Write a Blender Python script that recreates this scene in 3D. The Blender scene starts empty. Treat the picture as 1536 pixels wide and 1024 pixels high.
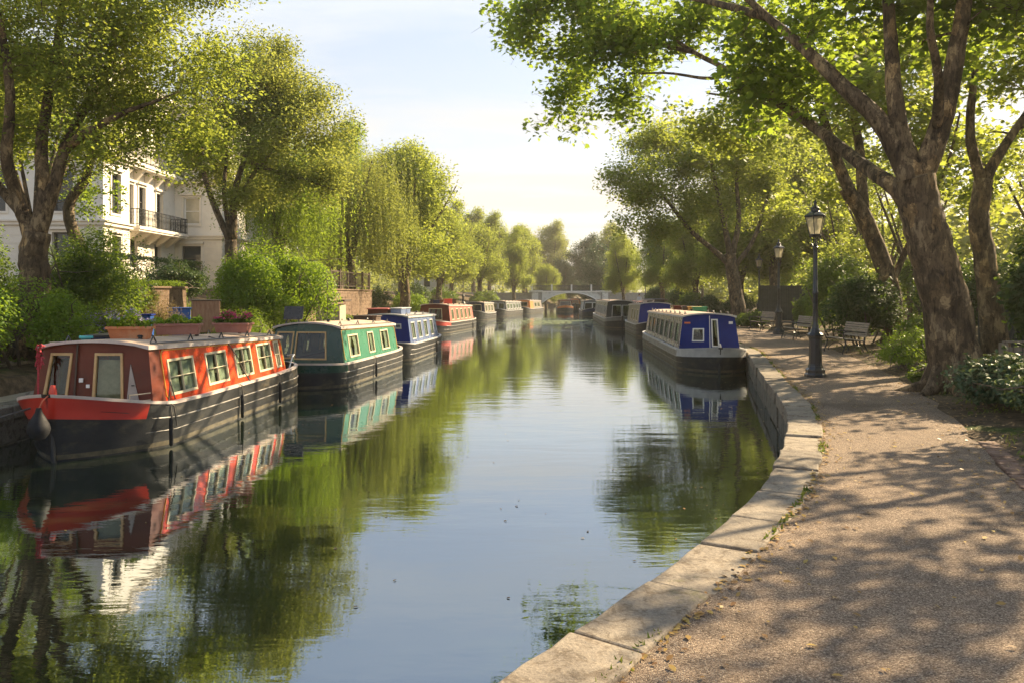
import bpy, math, random
import numpy as np
from mathutils import Vector, Matrix
R = math.radians
scene = bpy.context.scene
COL = scene.collection
F, HX, HY, EYE = 1195.0, 768.0, 442.0, 2.25      # focal length in photo pixels, vanishing centre, eye height over the water

def P(px, py, D):
    """measured point of the photograph at distance D, in metres"""
    return Vector(((px-HX)/F*D, D, EYE-(py-HY)/F*D))

# ------------------------------------------------------------------ materials
def nodes(name):
    m = bpy.data.materials.new(name); m.use_nodes = True
    nt = m.node_tree; nt.nodes.clear()
    out = nt.nodes.new('ShaderNodeOutputMaterial')
    return m, nt, out
def N(nt, t, **kw):
    n = nt.nodes.new(t)
    for k, v in kw.items():
        if k in n.inputs: n.inputs[k].default_value = v
        else: setattr(n, k, v)
    return n
def ramp(nt, fac, stops):
    r = nt.nodes.new('ShaderNodeValToRGB')
    e = r.color_ramp.elements
    while len(e) < len(stops): e.new(0.5)
    for i, (p, c) in enumerate(stops):
        e[i].position = p; e[i].color = (*c, 1) if len(c) == 3 else c
    nt.links.new(fac, r.inputs[0]); return r.outputs[0]
def coords(nt, scale=(1,1,1), gen='Object'):
    tc = nt.nodes.new('ShaderNodeTexCoord'); mp = nt.nodes.new('ShaderNodeMapping')
    mp.inputs['Scale'].default_value = scale
    nt.links.new(tc.outputs[gen], mp.inputs[0]); return mp.outputs[0]
def noise(nt, vec, scale, detail=4, rough=.6, dist=0):
    n = N(nt, 'ShaderNodeTexNoise', Scale=scale, Detail=detail, Roughness=rough, Distortion=dist)
    nt.links.new(vec, n.inputs['Vector']); return n.outputs['Fac']
MC = {}
def pm(name, c1, c2=None, rough=.5, scale=6, detail=5, bump=.0, bscale=30, metal=0, stretch=(1,1,1), lo=.35, hi=.65, spec=.5, coat=0, dirt=None, dscale=1.5, bdist=.01):
    """paint, stone, wood...: two colours mixed by noise, optional stains and bump"""
    if name in MC: return MC[name]
    m, nt, out = nodes(name); L = nt.links.new
    b = N(nt, 'ShaderNodeBsdfPrincipled'); L(b.outputs[0], out.inputs[0])
    vec = coords(nt, stretch)
    c2 = c2 or tuple(x*.82 for x in c1)
    col = ramp(nt, noise(nt, vec, scale, detail), [(lo, c1), (hi, c2)])
    if dirt:
        mx = N(nt, 'ShaderNodeMix', data_type='RGBA')
        f = ramp(nt, noise(nt, vec, dscale, 7, .7), [(.52, (0,0,0)), (.68, (.85,.85,.85))])
        L(f, mx.inputs[0]); L(col, mx.inputs[6]); mx.inputs[7].default_value = (*dirt, 1); col = mx.outputs[2]
    L(col, b.inputs['Base Color'])
    rr = ramp(nt, noise(nt, vec, scale*1.7, 4), [(.3, (rough*.8,)*3), (.7, (min(1, rough*1.2),)*3)])
    L(rr, b.inputs['Roughness'])
    b.inputs['Metallic'].default_value = metal
    b.inputs['Specular IOR Level'].default_value = spec
    b.inputs['Coat Weight'].default_value = coat
    b.inputs['Coat Roughness'].default_value = .12
    if bump:
        bp = N(nt, 'ShaderNodeBump', Strength=bump, Distance=bdist)
        L(noise(nt, vec, bscale, 6, .65), bp.inputs['Height']); L(bp.outputs[0], b.inputs['Normal'])
    MC[name] = m; return m

def leafmat(name, cols, trans=.45, tcol=(.30,.36,.03), clump=.35, rough=.5):
    """leaf: reflects and lets light through; the tint varies from leaf to leaf and from bough to bough"""
    if name in MC: return MC[name]
    m, nt, out = nodes(name); L = nt.links.new
    geo = nt.nodes.new('ShaderNodeNewGeometry')
    vec = coords(nt)
    nz = noise(nt, vec, clump, 2)
    ad = N(nt, 'ShaderNodeMath', operation='MULTIPLY_ADD'); L(geo.outputs['Random Per Island'], ad.inputs[0]); ad.inputs[1].default_value = .45; L(nz, ad.inputs[2])
    sb = N(nt, 'ShaderNodeMath', operation='SUBTRACT'); L(ad.outputs[0], sb.inputs[0]); sb.inputs[1].default_value = .22
    n = len(cols)
    col = ramp(nt, sb.outputs[0], [(.25+.5*i/(n-1), c) for i, c in enumerate(cols)])
    b = N(nt, 'ShaderNodeBsdfPrincipled', Roughness=rough); L(col, b.inputs['Base Color'])
    b.inputs['Specular IOR Level'].default_value = .28
    t = N(nt, 'ShaderNodeBsdfTranslucent')
    mx = N(nt, 'ShaderNodeMix', data_type='RGBA'); mx.inputs[0].default_value = .6
    L(col, mx.inputs[6]); mx.inputs[7].default_value = (*tcol, 1)
    L(mx.outputs[2], t.inputs[0])
    ms = N(nt, 'ShaderNodeMixShader', Fac=trans); L(b.outputs[0], ms.inputs[1]); L(t.outputs[0], ms.inputs[2])
    L(ms.outputs[0], out.inputs[0]); MC[name] = m; return m

def glassmat(name, tint=(.75,.8,.78), refl=1.0, opacity=.0, ocol=(.6,.6,.5)):
    if name in MC: return MC[name]
    m, nt, out = nodes(name); L = nt.links.new
    tr = N(nt, 'ShaderNodeBsdfTransparent'); tr.inputs[0].default_value = (*tint, 1)
    gl = N(nt, 'ShaderNodeBsdfGlossy', Roughness=.03)
    fr = N(nt, 'ShaderNodeFresnel', IOR=1.6)
    base = tr.outputs[0]
    if opacity:
        df = N(nt, 'ShaderNodeBsdfDiffuse'); df.inputs[0].default_value = (*ocol, 1)
        tl = N(nt, 'ShaderNodeBsdfTranslucent'); tl.inputs[0].default_value = (*ocol, 1)
        dm = N(nt, 'ShaderNodeMixShader', Fac=.5); L(df.outputs[0], dm.inputs[1]); L(tl.outputs[0], dm.inputs[2])
        om = N(nt, 'ShaderNodeMixShader', Fac=opacity); L(base, om.inputs[1]); L(dm.outputs[0], om.inputs[2]); base = om.outputs[0]
    ge = nt.nodes.new('ShaderNodeNewGeometry'); fb = N(nt, 'ShaderNodeMath', operation='SUBTRACT'); fb.inputs[0].default_value = 1; L(ge.outputs['Backfacing'], fb.inputs[1])
    fm_ = N(nt, 'ShaderNodeMath', operation='MULTIPLY'); L(fr.outputs[0], fm_.inputs[0]); L(fb.outputs[0], fm_.inputs[1])
    ms = N(nt, 'ShaderNodeMixShader'); L(fm_.outputs[0], ms.inputs[0]); L(base, ms.inputs[1]); L(gl.outputs[0], ms.inputs[2])
    L(ms.outputs[0], out.inputs[0]); MC[name] = m; return m

# ------------------------------------------------------------------ mesh builder
class MB:
    def __init__(s): s.v = []; s.f = []; s.mi = []
    def add(s, vs, fs, mi=0):
        o = len(s.v); s.v.extend([tuple(v) for v in vs])
        for f in fs: s.f.append([i+o for i in f]); s.mi.append(mi)
        return s
    def hexa(s, p, mi=0):
        """8 corners: bottom ring 0-3, top ring 4-7"""
        return s.add(p, [(3,2,1,0),(4,5,6,7),(0,1,5,4),(1,2,6,5),(2,3,7,6),(3,0,4,7)], mi)
    def box(s, x0, x1, y0, y1, z0, z1, mi=0, M=None):
        p = [(x0,y0,z0),(x1,y0,z0),(x1,y1,z0),(x0,y1,z0),(x0,y0,z1),(x1,y0,z1),(x1,y1,z1),(x0,y1,z1)]
        if M is not None: p = [M @ Vector(q) for q in p]
        return s.hexa(p, mi)
    def tube(s, pts, rad, n=8, cap=True, mi=0, wob=0, rng=None):
        pts = [Vector(p) for p in pts]
        if not hasattr(rad, '__len__'): rad = [rad]*len(pts)
        ring = []; up = Vector((0,0,1)); prev = None
        for i, p in enumerate(pts):
            t = (pts[min(i+1, len(pts)-1)]-pts[max(i-1, 0)])
            if t.length < 1e-9: t = Vector((0,0,1))
            t.normalize()
            if prev is None:
                a = up if abs(t.z) < .9 else Vector((1,0,0))
                u = t.cross(a).normalized()
            else:
                u = (prev-t*prev.dot(t))
                u = u.normalized() if u.length > 1e-6 else t.orthogonal().normalized()
            prev = u; w = t.cross(u)
            for k in range(n):
                a = 2*math.pi*k/n
                r = rad[i]*(1+(wob*(rng.random()-.5) if wob else 0))
                ring.append(p+(u*math.cos(a)+w*math.sin(a))*r)
        fs = []
        for i in range(len(pts)-1):
            for k in range(n):
                fs.append((i*n+k, i*n+(k+1) % n, (i+1)*n+(k+1) % n, (i+1)*n+k))
        if cap: fs.append(tuple(range(n))[::-1]); fs.append(tuple((len(pts)-1)*n+k for k in range(n)))
        return s.add(ring, fs, mi)
    def lathe(s, prof, c=(0,0,0), n=16, mi=0, ph=0):
        vs = []
        for r, z in prof:
            for k in range(n):
                a = 2*math.pi*k/n+ph; vs.append((c[0]+r*math.cos(a), c[1]+r*math.sin(a), c[2]+z))
        fs = [(i*n+k, i*n+(k+1) % n, (i+1)*n+(k+1) % n, (i+1)*n+k) for i in range(len(prof)-1) for k in range(n)]
        fs.append(tuple(range(n))[::-1]); fs.append(tuple((len(prof)-1)*n+k for k in range(n)))
        return s.add(vs, fs, mi)
    def prism(s, poly, f0, f1, mi=0):
        """poly 2D; f0/f1 map (a,b) to 3D for the two faces"""
        n = len(poly)
        vs = [f0(*p) for p in poly]+[f1(*p) for p in poly]
        fs = [tuple(range(n))[::-1], tuple(range(n, 2*n))]+[(i, (i+1) % n, n+(i+1) % n, n+i) for i in range(n)]
        return s.add(vs, fs, mi)
    def build(s, name, mats, parent=None, smooth=False, bevel=0, loc=None, rot=None):
        me = bpy.data.meshes.new(name); me.from_pydata(s.v, [], s.f)
        if not isinstance(mats, (list, tuple)): mats = [mats]
        for m in mats: me.materials.append(m)
        if len(mats) > 1: me.polygons.foreach_set('material_index', s.mi)
        me.polygons.foreach_set('use_smooth', [bool(smooth)]*len(s.f))
        me.update()
        o = bpy.data.objects.new(name, me); COL.objects.link(o)
        if parent: o.parent = parent
        if loc: o.location = loc
        if rot: o.rotation_euler = rot
        if smooth and smooth != 'all':
            me.set_sharp_from_angle(angle=R(40))
        if bevel:
            b = o.modifiers.new('bevel', 'BEVEL'); b.width = bevel; b.segments = 2; b.limit_method = 'ANGLE'; b.angle_limit = R(35)
        return o

def tag(o, label=None, cat=None, group=None, kind=None):
    if label: o['label'] = label
    if cat: o['category'] = cat
    if group: o['group'] = group
    if kind: o['kind'] = kind
    return o
def empty(name, loc=(0,0,0), rz=0, label=None, cat=None, group=None):
    o = bpy.data.objects.new(name, None); COL.objects.link(o); o.location = loc; o.rotation_euler = (0,0,rz)
    return tag(o, label, cat, group)
def copy_tree(o, parent=None):
    c = o.copy(); COL.objects.link(c); c.parent = parent
    for ch in list(o.children): copy_tree(ch, c)
    return c

def np_mesh(name, V, nper, mat, parent=None, loc=None, smooth=False):
    """V: (faces*nper, 3), every face its own island of nper corners"""
    V = np.asarray(V, dtype=np.float32); nv = len(V); nf = nv//nper
    me = bpy.data.meshes.new(name)
    me.vertices.add(nv); me.vertices.foreach_set('co', V.ravel())
    me.loops.add(nv); me.loops.foreach_set('vertex_index', np.arange(nv, dtype=np.int32))
    me.polygons.add(nf); me.polygons.foreach_set('loop_start', np.arange(0, nv, nper, dtype=np.int32))
    me.materials.append(mat); me.update(calc_edges=True)
    o = bpy.data.objects.new(name, me); COL.objects.link(o)
    if parent: o.parent = parent
    if loc: o.location = loc
    return o

# ------------------------------------------------------------------ foliage
KITE = [(0,-.5,0),(.30,-.05,.07),(0,.55,-.03),(-.30,-.05,.07)]
OVAL = [(0,-.5,0),(.22,-.22,.05),(.24,.12,.05),(0,.5,-.05),(-.24,.12,.05),(-.22,-.22,.05)]
SLIM = [(0,-.5,0),(.11,0,.02),(0,.5,0),(-.11,0,.02)]
LOBE = [(0,-.45,0),(.22,-.36,.04),(.52,-.12,.03),(.26,-.02,.02),(.40,.30,0),(.13,.20,0),(0,.60,-.08),(-.13,.20,0),(-.40,.30,0),(-.26,-.02,.02),(-.52,-.12,.03),(-.22,-.36,.04)]
def leaf_cloud(pts, size, shape, rng, up=.7, droop=.0, vary=.35, out=None):
    pts = np.asarray(pts); n = len(pts); S = np.array(shape)
    nr = rng.normal(size=(n, 3)); nr[:, 2] = np.abs(nr[:, 2])+up
    if out is not None: nr += out
    nr /= np.linalg.norm(nr, axis=1)[:, None]
    t = rng.normal(size=(n, 3)); t[:, 2] -= droop
    t -= nr*(t*nr).sum(1)[:, None]; t /= np.linalg.norm(t, axis=1)[:, None]
    b = np.cross(nr, t)
    sz = size*(1-vary+2*vary*rng.random(n))
    V = pts[:, None, :]+sz[:, None, None]*(b[:, None, :]*S[None, :, 0:1]+t[:, None, :]*S[None, :, 1:2]+nr[:, None, :]*S[None, :, 2:3])
    return V.reshape(-1, 3)

def catmull(pts, k=5):
    P_ = [np.array(p, float) for p in pts]; P_ = [2*P_[0]-P_[1]]+P_+[2*P_[-1]-P_[-2]]; out = []
    for i in range(1, len(P_)-2):
        for j in range(k):
            t = j/k; a, b, c, d = P_[i-1:i+3]
            out.append(.5*((2*b)+(-a+c)*t+(2*a-5*b+4*c-d)*t*t+(-a+3*b-3*c+d)*t**3))
    out.append(P_[-2]); return np.array(out)

def blobs_targets(rng, ells, n, sub=9, subr=.42):
    """targets for twigs: clumps inside the crown's ellipsoids"""
    out = []; tot = sum(e[1][0]*e[1][1]*e[1][2] for e in ells)
    for c, r in ells:
        c = np.array(c, float); r = np.array(r, float)
        m = max(4, int(n*r.prod()/tot)); ns = max(3, int(sub*(r.prod()/tot)*len(ells)))
        d = rng.normal(size=(ns, 3)); d /= np.linalg.norm(d, axis=1)[:, None]
        sc = c+d*r*(.35+.45*rng.random((ns, 1)))
        k = rng.integers(0, ns, m); d = rng.normal(size=(m, 3)); d /= np.linalg.norm(d, axis=1)[:, None]
        out.append(sc[k]+d*r*subr*(rng.random((m, 1))**.45))
    return np.vstack(out)

def wood_and_leaves(rng, limbs, ells, ntar, per, sig, sub=9, subr=.42, twr=.012, strands=0, nside=9, subtw=0, maxlen=3.4):
    """limbs: [(points, r0, r1)]. Returns the wood as MB and leaf positions"""
    mb = MB(); nod = []; rad = []
    pr = random.Random(int(rng.integers(1e9)))
    for i, (pts, r0, r1) in enumerate(limbs):
        c = catmull(pts, 6); n = len(c); rr = r0+(r1-r0)*np.linspace(0, 1, n)**.85
        if i == 0: rr = rr*(1+.45*np.exp(-np.linspace(0, 1, n)*14))
        c = c+rng.normal(scale=.035, size=c.shape)*rr[:, None]
        mb.tube(c, list(rr), nside, True, 0, .05, pr)
        k0 = n//3 if i == 0 else 0
        nod.extend(list(c[k0:])); rad.extend(list(rr[k0:]))
    tg = blobs_targets(rng, ells, ntar, sub, subr)
    base = nod[0]
    tg = tg[np.argsort(np.min(np.linalg.norm(tg[:, None]-np.array(nod)[None, ::3], axis=2), axis=1))]
    leaves = []
    for t in tg:
        A = np.array(nod); d = np.linalg.norm(A-t, axis=1)
        d = d+np.maximum(0, A[:, 2]-t[2]+.1)*.9     # twigs rise from below
        j = int(np.argmin(d)); p0 = A[j]; ln = np.linalg.norm(t-p0)
        if ln < .05: continue
        if ln > maxlen: continue
        m = 5; q = []
        side = rng.normal(size=3)*.09*ln
        for k in range(m+1):
            u = k/m; q.append(p0*(1-u)+t*u+side*math.sin(math.pi*u)+np.array((0, 0, .10*ln*math.sin(math.pi*u))))
        ra = min(rad[j]*.62, .012+.016*ln); rb_ = twr*.6
        rs = [ra+(rb_-ra)*(k/m)**.8 for k in range(m+1)]
        mb.tube(q, rs, 5 if ra > .03 else 4, False)
        nod.extend(q[1:]); rad.extend(rs[1:])
        if strands:
            for _ in range(strands):
                s0 = t+rng.normal(size=3)*np.array(sig)*1.2; hgt = rng.uniform(1.8, 4.8)
                zz = np.linspace(0, hgt, per//strands)
                pp = np.stack([s0[0]+.12*np.sin(zz*.9+s0[1]), s0[1]+.1*np.cos(zz*1.1+s0[0]), s0[2]-zz], 1)+rng.normal(size=(len(zz), 3))*.035
                leaves.append(pp)
        else:
            g_ = np.clip(rng.normal(size=(per, 3)), -1.7, 1.7); pp = t+g_*np.array(sig)
            leaves.append(pp)
            nb = max(1, per//8)                      # some leaves along the twig
            uu = rng.uniform(.45, 1, nb)[:, None]; leaves.append(p0*(1-uu)+t*uu+rng.normal(size=(nb, 3))*.16)
            for _ in range(subtw):
                e = t+rng.normal(size=3)*np.array(sig)*1.3
                mb.tube([t, (t+e)/2+rng.normal(size=3)*.05, e], [twr*.55, twr*.4, twr*.25], 3, False)
    L = np.vstack(leaves)
    return mb, L

def make_tree(name, label, loc, limbs, ells, ntar, per, sig, leaf, shape, lm, bark, seed, cat='tree', group=None, droop=.2, rz=0, scale=1, zmin=None, roots=0, **kw):
    rng = np.random.default_rng(seed)
    root = empty(name, loc, rz, label, cat, group); root.scale = (scale,)*3
    mb, L = wood_and_leaves(rng, limbs, ells, ntar, per, sig, **kw)
    if zmin is not None: L = L[L[:, 2] > zmin]
    if roots:
        r0 = limbs[0][1]; a0 = seed*1.3
        for i in range(roots):
            a = a0+2*math.pi*i/roots+rng.uniform(-.25, .25); q = r0*rng.uniform(1.7, 2.5)
            c, s_ = math.cos(a), math.sin(a)
            mb.tube([(c*r0*.25, s_*r0*.25, r0*2.3), (c*r0*.75, s_*r0*.75, r0*1.0), (c*r0*1.2, s_*r0*1.2, r0*.35), (c*q, s_*q, -.02), (c*q*1.3, s_*q*1.3, -.12)], [r0*.45, r0*.42, r0*.28, r0*.16, r0*.06], 8)
    mb.build('trunk', bark, root, smooth='all')
    np_mesh('crown', leaf_cloud(L, leaf, shape, rng, droop=droop), len(shape), lm, root)
    return root

def make_bush(name, label, cat, loc, rad, n, leaf, shape, lm, seed, group=None, nsub=12, stems=5, subr=.45, up=.5, flowers=None, stalk=None, clip=False, ztop=None):
    """shrub: several leafy lobes round a few woody stems"""
    rng = np.random.default_rng(seed); rad = np.array(rad, float)
    root = empty(name, loc, 0, label, cat, group)
    c0 = np.array((0, 0, rad[2]*.9))
    if clip:
        m = n; p = rng.uniform(-1, 1, (m, 3)); ax = rng.integers(0, 3, m); s = np.where(rng.random(m) < .5, -1, 1)
        for a in range(3): p[ax == a, a] = s[ax == a]*(1-.12*rng.random((ax == a).sum())**2)
        pts = c0+p*rad+rng.normal(size=(m, 3))*.03; o = p*1.0
    else:
        d = rng.normal(size=(nsub, 3)); d[:, 2] = np.abs(d[:, 2])*.9-.25; d /= np.linalg.norm(d, axis=1)[:, None]
        sc = c0*.9+d*rad*.62
        k = rng.integers(0, nsub, n); e = rng.normal(size=(n, 3)); e /= np.linalg.norm(e, axis=1)[:, None]
        rr = (.50+.55*rng.random((n, 1))**.55)*(subr*(.75+.5*rng.random(nsub)))[k][:, None]
        pts = sc[k]+e*rad*rr; o = e*1.1
        pts += rng.normal(size=(n, 3))*.02
        pts += (np.sin(pts*5.1+seed)*.05)
    if not clip:                                     # ragged shoots that break the outline
        ns_ = 55; j = rng.integers(0, n, ns_); dr = o[j]+np.array((0, 0, .9)); dr /= np.linalg.norm(dr, axis=1)[:, None]
        ln = (.14+.34*rng.random(ns_))*rad.min(); m_ = 22
        tt = rng.random((ns_, m_, 1)); sp = pts[j][:, None, :]+dr[:, None, :]*ln[:, None, None]*tt+rng.normal(size=(ns_, m_, 3))*.035*rad.min()
        pts = np.vstack([pts, sp.reshape(-1, 3)]); o = np.vstack([o, np.repeat(dr*.4, m_, axis=0)])
    ok = pts[:, 2] > .03; pts = pts[ok]; o = o[ok]
    np_mesh('foliage', leaf_cloud(pts, leaf, shape, rng, up=up, out=o), len(shape), lm, root)
    mb = MB()
    for i in range(stems):
        e = rng.normal(size=3)*rad*.5; e[2] = rad[2]*(1.1+.5*rng.random()); b = np.array((e[0]*.25, e[1]*.25, -.1))
        mid = (b+e)/2+rng.normal(size=3)*.08*rad[2]
        mb.tube([b, mid, e], [.035, .022, .008], 5)
        for q in range(5):
            f = mid+(e-mid)*rng.random()+0; g = f+rng.normal(size=3)*rad*.35
            mb.tube([f, (f+g)/2+rng.normal(size=3)*.04, g], [.014, .01, .004], 4)
    mb.build('stem', M_TWIG, root, smooth='all')
    if flowers:
        fm, fn, fs = flowers
        k = rng.integers(0, len(pts), fn)
        q = pts[k]+(pts[k]-c0)*.06+np.array((0, 0, fs*.4))
        q = q[q[:, 2] > rad[2]*.7]
        np_mesh('flowers', leaf_cloud(q, fs, OVAL, rng, up=.6), len(OVAL), fm, root)
    return root
# ------------------------------------------------------------------ leaves, bark, common materials
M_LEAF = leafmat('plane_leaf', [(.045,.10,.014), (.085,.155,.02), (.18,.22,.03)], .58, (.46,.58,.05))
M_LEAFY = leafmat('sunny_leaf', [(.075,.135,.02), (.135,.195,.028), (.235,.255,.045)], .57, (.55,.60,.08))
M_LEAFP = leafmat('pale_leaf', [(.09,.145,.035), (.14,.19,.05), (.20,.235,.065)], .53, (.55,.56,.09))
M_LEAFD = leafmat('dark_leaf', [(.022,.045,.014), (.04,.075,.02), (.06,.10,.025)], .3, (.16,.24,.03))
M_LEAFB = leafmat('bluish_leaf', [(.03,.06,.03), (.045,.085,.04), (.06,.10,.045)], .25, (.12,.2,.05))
M_BUSH = leafmat('bright_bush_leaf', [(.07,.14,.015), (.11,.19,.018), (.18,.25,.025)], .5, (.46,.62,.03), clump=.9)
M_BUSH2 = leafmat('mid_bush_leaf', [(.04,.085,.015), (.07,.12,.02), (.12,.17,.028)], .45, (.36,.48,.03), clump=.9)
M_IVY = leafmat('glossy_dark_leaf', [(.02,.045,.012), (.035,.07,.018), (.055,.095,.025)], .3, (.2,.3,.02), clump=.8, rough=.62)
M_VAR = leafmat('laurel_leaf', [(.03,.065,.03), (.06,.105,.05), (.15,.17,.06)], .22, (.2,.26,.05), clump=1.5, rough=.55)
M_TAN = leafmat('tawny_leaf', [(.12,.09,.03), (.19,.135,.045), (.27,.19,.07)], .35, (.34,.24,.06), clump=1.2)
M_LILAC = leafmat('lilac_petal', [(.30,.24,.42), (.42,.36,.55)], .3, (.4,.34,.55), clump=2)
M_PINK = leafmat('pink_petal', [(.50,.03,.14), (.62,.07,.22), (.65,.2,.25)], .3, (.6,.08,.2), clump=3)
M_PURP = leafmat('violet_petal', [(.35,.25,.50), (.60,.55,.66)], .3, (.4,.3,.5), clump=3)
M_LITTER = leafmat('dead_leaf', [(.16,.08,.03), (.30,.17,.05), (.40,.28,.07)], .1, (.3,.2,.05), clump=3)
M_GRASS = leafmat('grass_blade', [(.05,.09,.015), (.10,.14,.02), (.2,.2,.04)], .3, (.25,.3,.03), clump=2)
M_TWIG = pm('twig', (.07,.05,.035), (.11,.085,.06), .85, 12)

def barkmat(name, ca, cb, cc, sc=1.0):
    m, nt, out = nodes(name); L = nt.links.new
    b = N(nt, 'ShaderNodeBsdfPrincipled', Roughness=.85); L(b.outputs[0], out.inputs[0]); b.inputs['Specular IOR Level'].default_value = .2
    vec = coords(nt, (1, 1, .55))
    base = ramp(nt, noise(nt, vec, 4.2*sc, 7, .68, .5), [(.40, ca), (.47, cb), (.54, cb), (.565, cc), (.66, cc)])
    v2 = coords(nt, (1, 1, .28)); n2 = noise(nt, v2, 16*sc, 7, .75, .3)
    mx = N(nt, 'ShaderNodeMix', data_type='RGBA', blend_type='MULTIPLY'); mx.inputs[0].default_value = 1
    L(base, mx.inputs[6]); L(ramp(nt, n2, [(.36, (.22,.20,.19)), (.50, (1,1,1))]), mx.inputs[7])
    L(mx.outputs[2], b.inputs['Base Color'])
    # flaking plates
    v3 = coords(nt, (1, 1, .5)); dn = N(nt, 'ShaderNodeTexNoise', Scale=6*sc, Detail=5); L(v3, dn.inputs['Vector'])
    av = N(nt, 'ShaderNodeVectorMath', operation='MULTIPLY_ADD'); L(dn.outputs['Color'], av.inputs[0]); av.inputs[1].default_value = (.35, .35, .35); L(v3, av.inputs[2])
    vo = N(nt, 'ShaderNodeTexVoronoi', Scale=5.5*sc); L(av.outputs[0], vo.inputs['Vector']); sc_ = nt.nodes.new('ShaderNodeSeparateColor'); L(vo.outputs['Color'], sc_.inputs[0])
    pl = ramp(nt, sc_.outputs[0], [(0, (.55,.53,.5)), (.3, (.8,.78,.72)), (.55, (1.0,1.0,.98)), (.78, (1.3,1.25,1.1)), (.9, (1.75,1.6,1.25))]); pl.node.color_ramp.interpolation = 'CONSTANT'
    m3 = N(nt, 'ShaderNodeMix', data_type='RGBA', blend_type='MULTIPLY'); m3.inputs[0].default_value = .85; L(mx.outputs[2], m3.inputs[6]); L(pl, m3.inputs[7]); L(m3.outputs[2], b.inputs['Base Color'])
    bp = N(nt, 'ShaderNodeBump', Strength=1.0, Distance=.04); L(n2, bp.inputs['Height'])
    b2 = N(nt, 'ShaderNodeBump', Strength=.8, Distance=.02); L(sc_.outputs[0], b2.inputs['Height']); L(bp.outputs[0], b2.inputs['Normal']); L(b2.outputs[0], b.inputs['Normal'])
    return m
M_BARK = barkmat('plane_bark', (.07,.05,.032), (.14,.10,.062), (.27,.20,.12))
M_BARK2 = barkmat('grey_bark', (.07,.055,.04), (.13,.10,.07), (.2,.16,.11), 1.4)

# ------------------------------------------------------------------ camera, light, sky
cam = bpy.data.cameras.new('camera'); camo = bpy.data.objects.new('camera', cam); COL.objects.link(camo)
cam.sensor_width = 36; cam.lens = 36*F/1536; cam.shift_y = -(512-HY)/1536; cam.clip_end = 2000; cam.clip_start = .05
camo.location = (0, 0, EYE); camo.rotation_euler = (R(90), 0, 0); scene.camera = camo
SUN_AZ, SUN_EL = 53, 31.5
w = bpy.data.worlds.new('World'); scene.world = w; w.use_nodes = True
nt = w.node_tree; nt.nodes.clear(); L = nt.links.new
wo = nt.nodes.new('ShaderNodeOutputWorld'); bg = N(nt, 'ShaderNodeBackground', Strength=.067)
sky = N(nt, 'ShaderNodeTexSky', sky_type='NISHITA', sun_disc=False)
sky.sun_elevation = R(SUN_EL); sky.sun_rotation = R(SUN_AZ); sky.air_density = 1.0; sky.dust_density = 1.0; sky.ozone_density = 1.2; sky.altitude = 0
tc = nt.nodes.new('ShaderNodeTexCoord')
sx = nt.nodes.new('ShaderNodeSeparateXYZ'); L(tc.outputs['Generated'], sx.inputs[0])
# thin high cloud: noise over direction projected on a flat layer
ad = N(nt, 'ShaderNodeMath', operation='ADD'); L(sx.outputs[2], ad.inputs[0]); ad.inputs[1].default_value = .12
dv = N(nt, 'ShaderNodeVectorMath', operation='DIVIDE'); L(tc.outputs['Generated'], dv.inputs[0])
cx = nt.nodes.new('ShaderNodeCombineXYZ')
for k in range(3): L(ad.outputs[0], cx.inputs[k])
L(cx.outputs[0], dv.inputs[1])
mp = nt.nodes.new('ShaderNodeMapping'); mp.inputs['Scale'].default_value = (.55, 1.5, .0); mp.inputs['Location'].default_value = (3.1, 1.7, 0); L(dv.outputs[0], mp.inputs[0])
cf = ramp(nt, noise(nt, mp.outputs[0], 1.0, 7, .58, .35), [(.44, (0,0,0)), (.66, (.5,.5,.5))])
# a thin even veil, thicker towards the horizon
vl = ramp(nt, sx.outputs[2], [(0, (.74,.74,.74)), (.25, (.62,.62,.62)), (.50, (.50,.50,.50)), (.85, (.2,.2,.2))])
av = N(nt, 'ShaderNodeMath', operation='ADD'); av.use_clamp = True; L(cf, av.inputs[0]); L(vl, av.inputs[1])
vc = ramp(nt, sx.outputs[2], [(0, (5.6,4.9,4.0)), (.12, (5.3,4.95,4.5)), (.40, (4.1,4.65,5.35)), (1, (3.7,4.4,5.5))])
mx = N(nt, 'ShaderNodeMix', data_type='RGBA'); L(av.outputs[0], mx.inputs[0]); L(sky.outputs[0], mx.inputs[6]); L(vc, mx.inputs[7])
L(mx.outputs[2], bg.inputs[0]); L(bg.outputs[0], wo.inputs[0])
sl = bpy.data.lights.new('sun', 'SUN'); sl.energy = 5.0; sl.angle = R(.4); sl.color = (1, .80, .52)
so = bpy.data.objects.new('sun', sl); COL.objects.link(so)
sd = Vector((math.sin(R(SUN_AZ))*math.cos(R(SUN_EL)), math.cos(R(SUN_AZ))*math.cos(R(SUN_EL)), math.sin(R(SUN_EL))))
so.rotation_euler = sd.to_track_quat('Z', 'Y').to_euler(); so.location = (30, 20, 30)
scene.view_settings.view_transform = 'Standard'; scene.view_settings.look = 'None'; scene.view_settings.exposure = 1.58; scene.view_settings.gamma = 1
scene.render.engine = 'CYCLES'
cy = scene.cycles
cy.max_bounces = 8; cy.diffuse_bounces = 3; cy.glossy_bounces = 3; cy.transmission_bounces = 6; cy.transparent_max_bounces = 12; cy.volume_bounces = 1
cy.use_denoising = True; cy.caustics_reflective = False; cy.caustics_refractive = False; cy.sample_clamp_indirect = 6
cy.use_adaptive_sampling = True; cy.adaptive_threshold = .015

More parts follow.
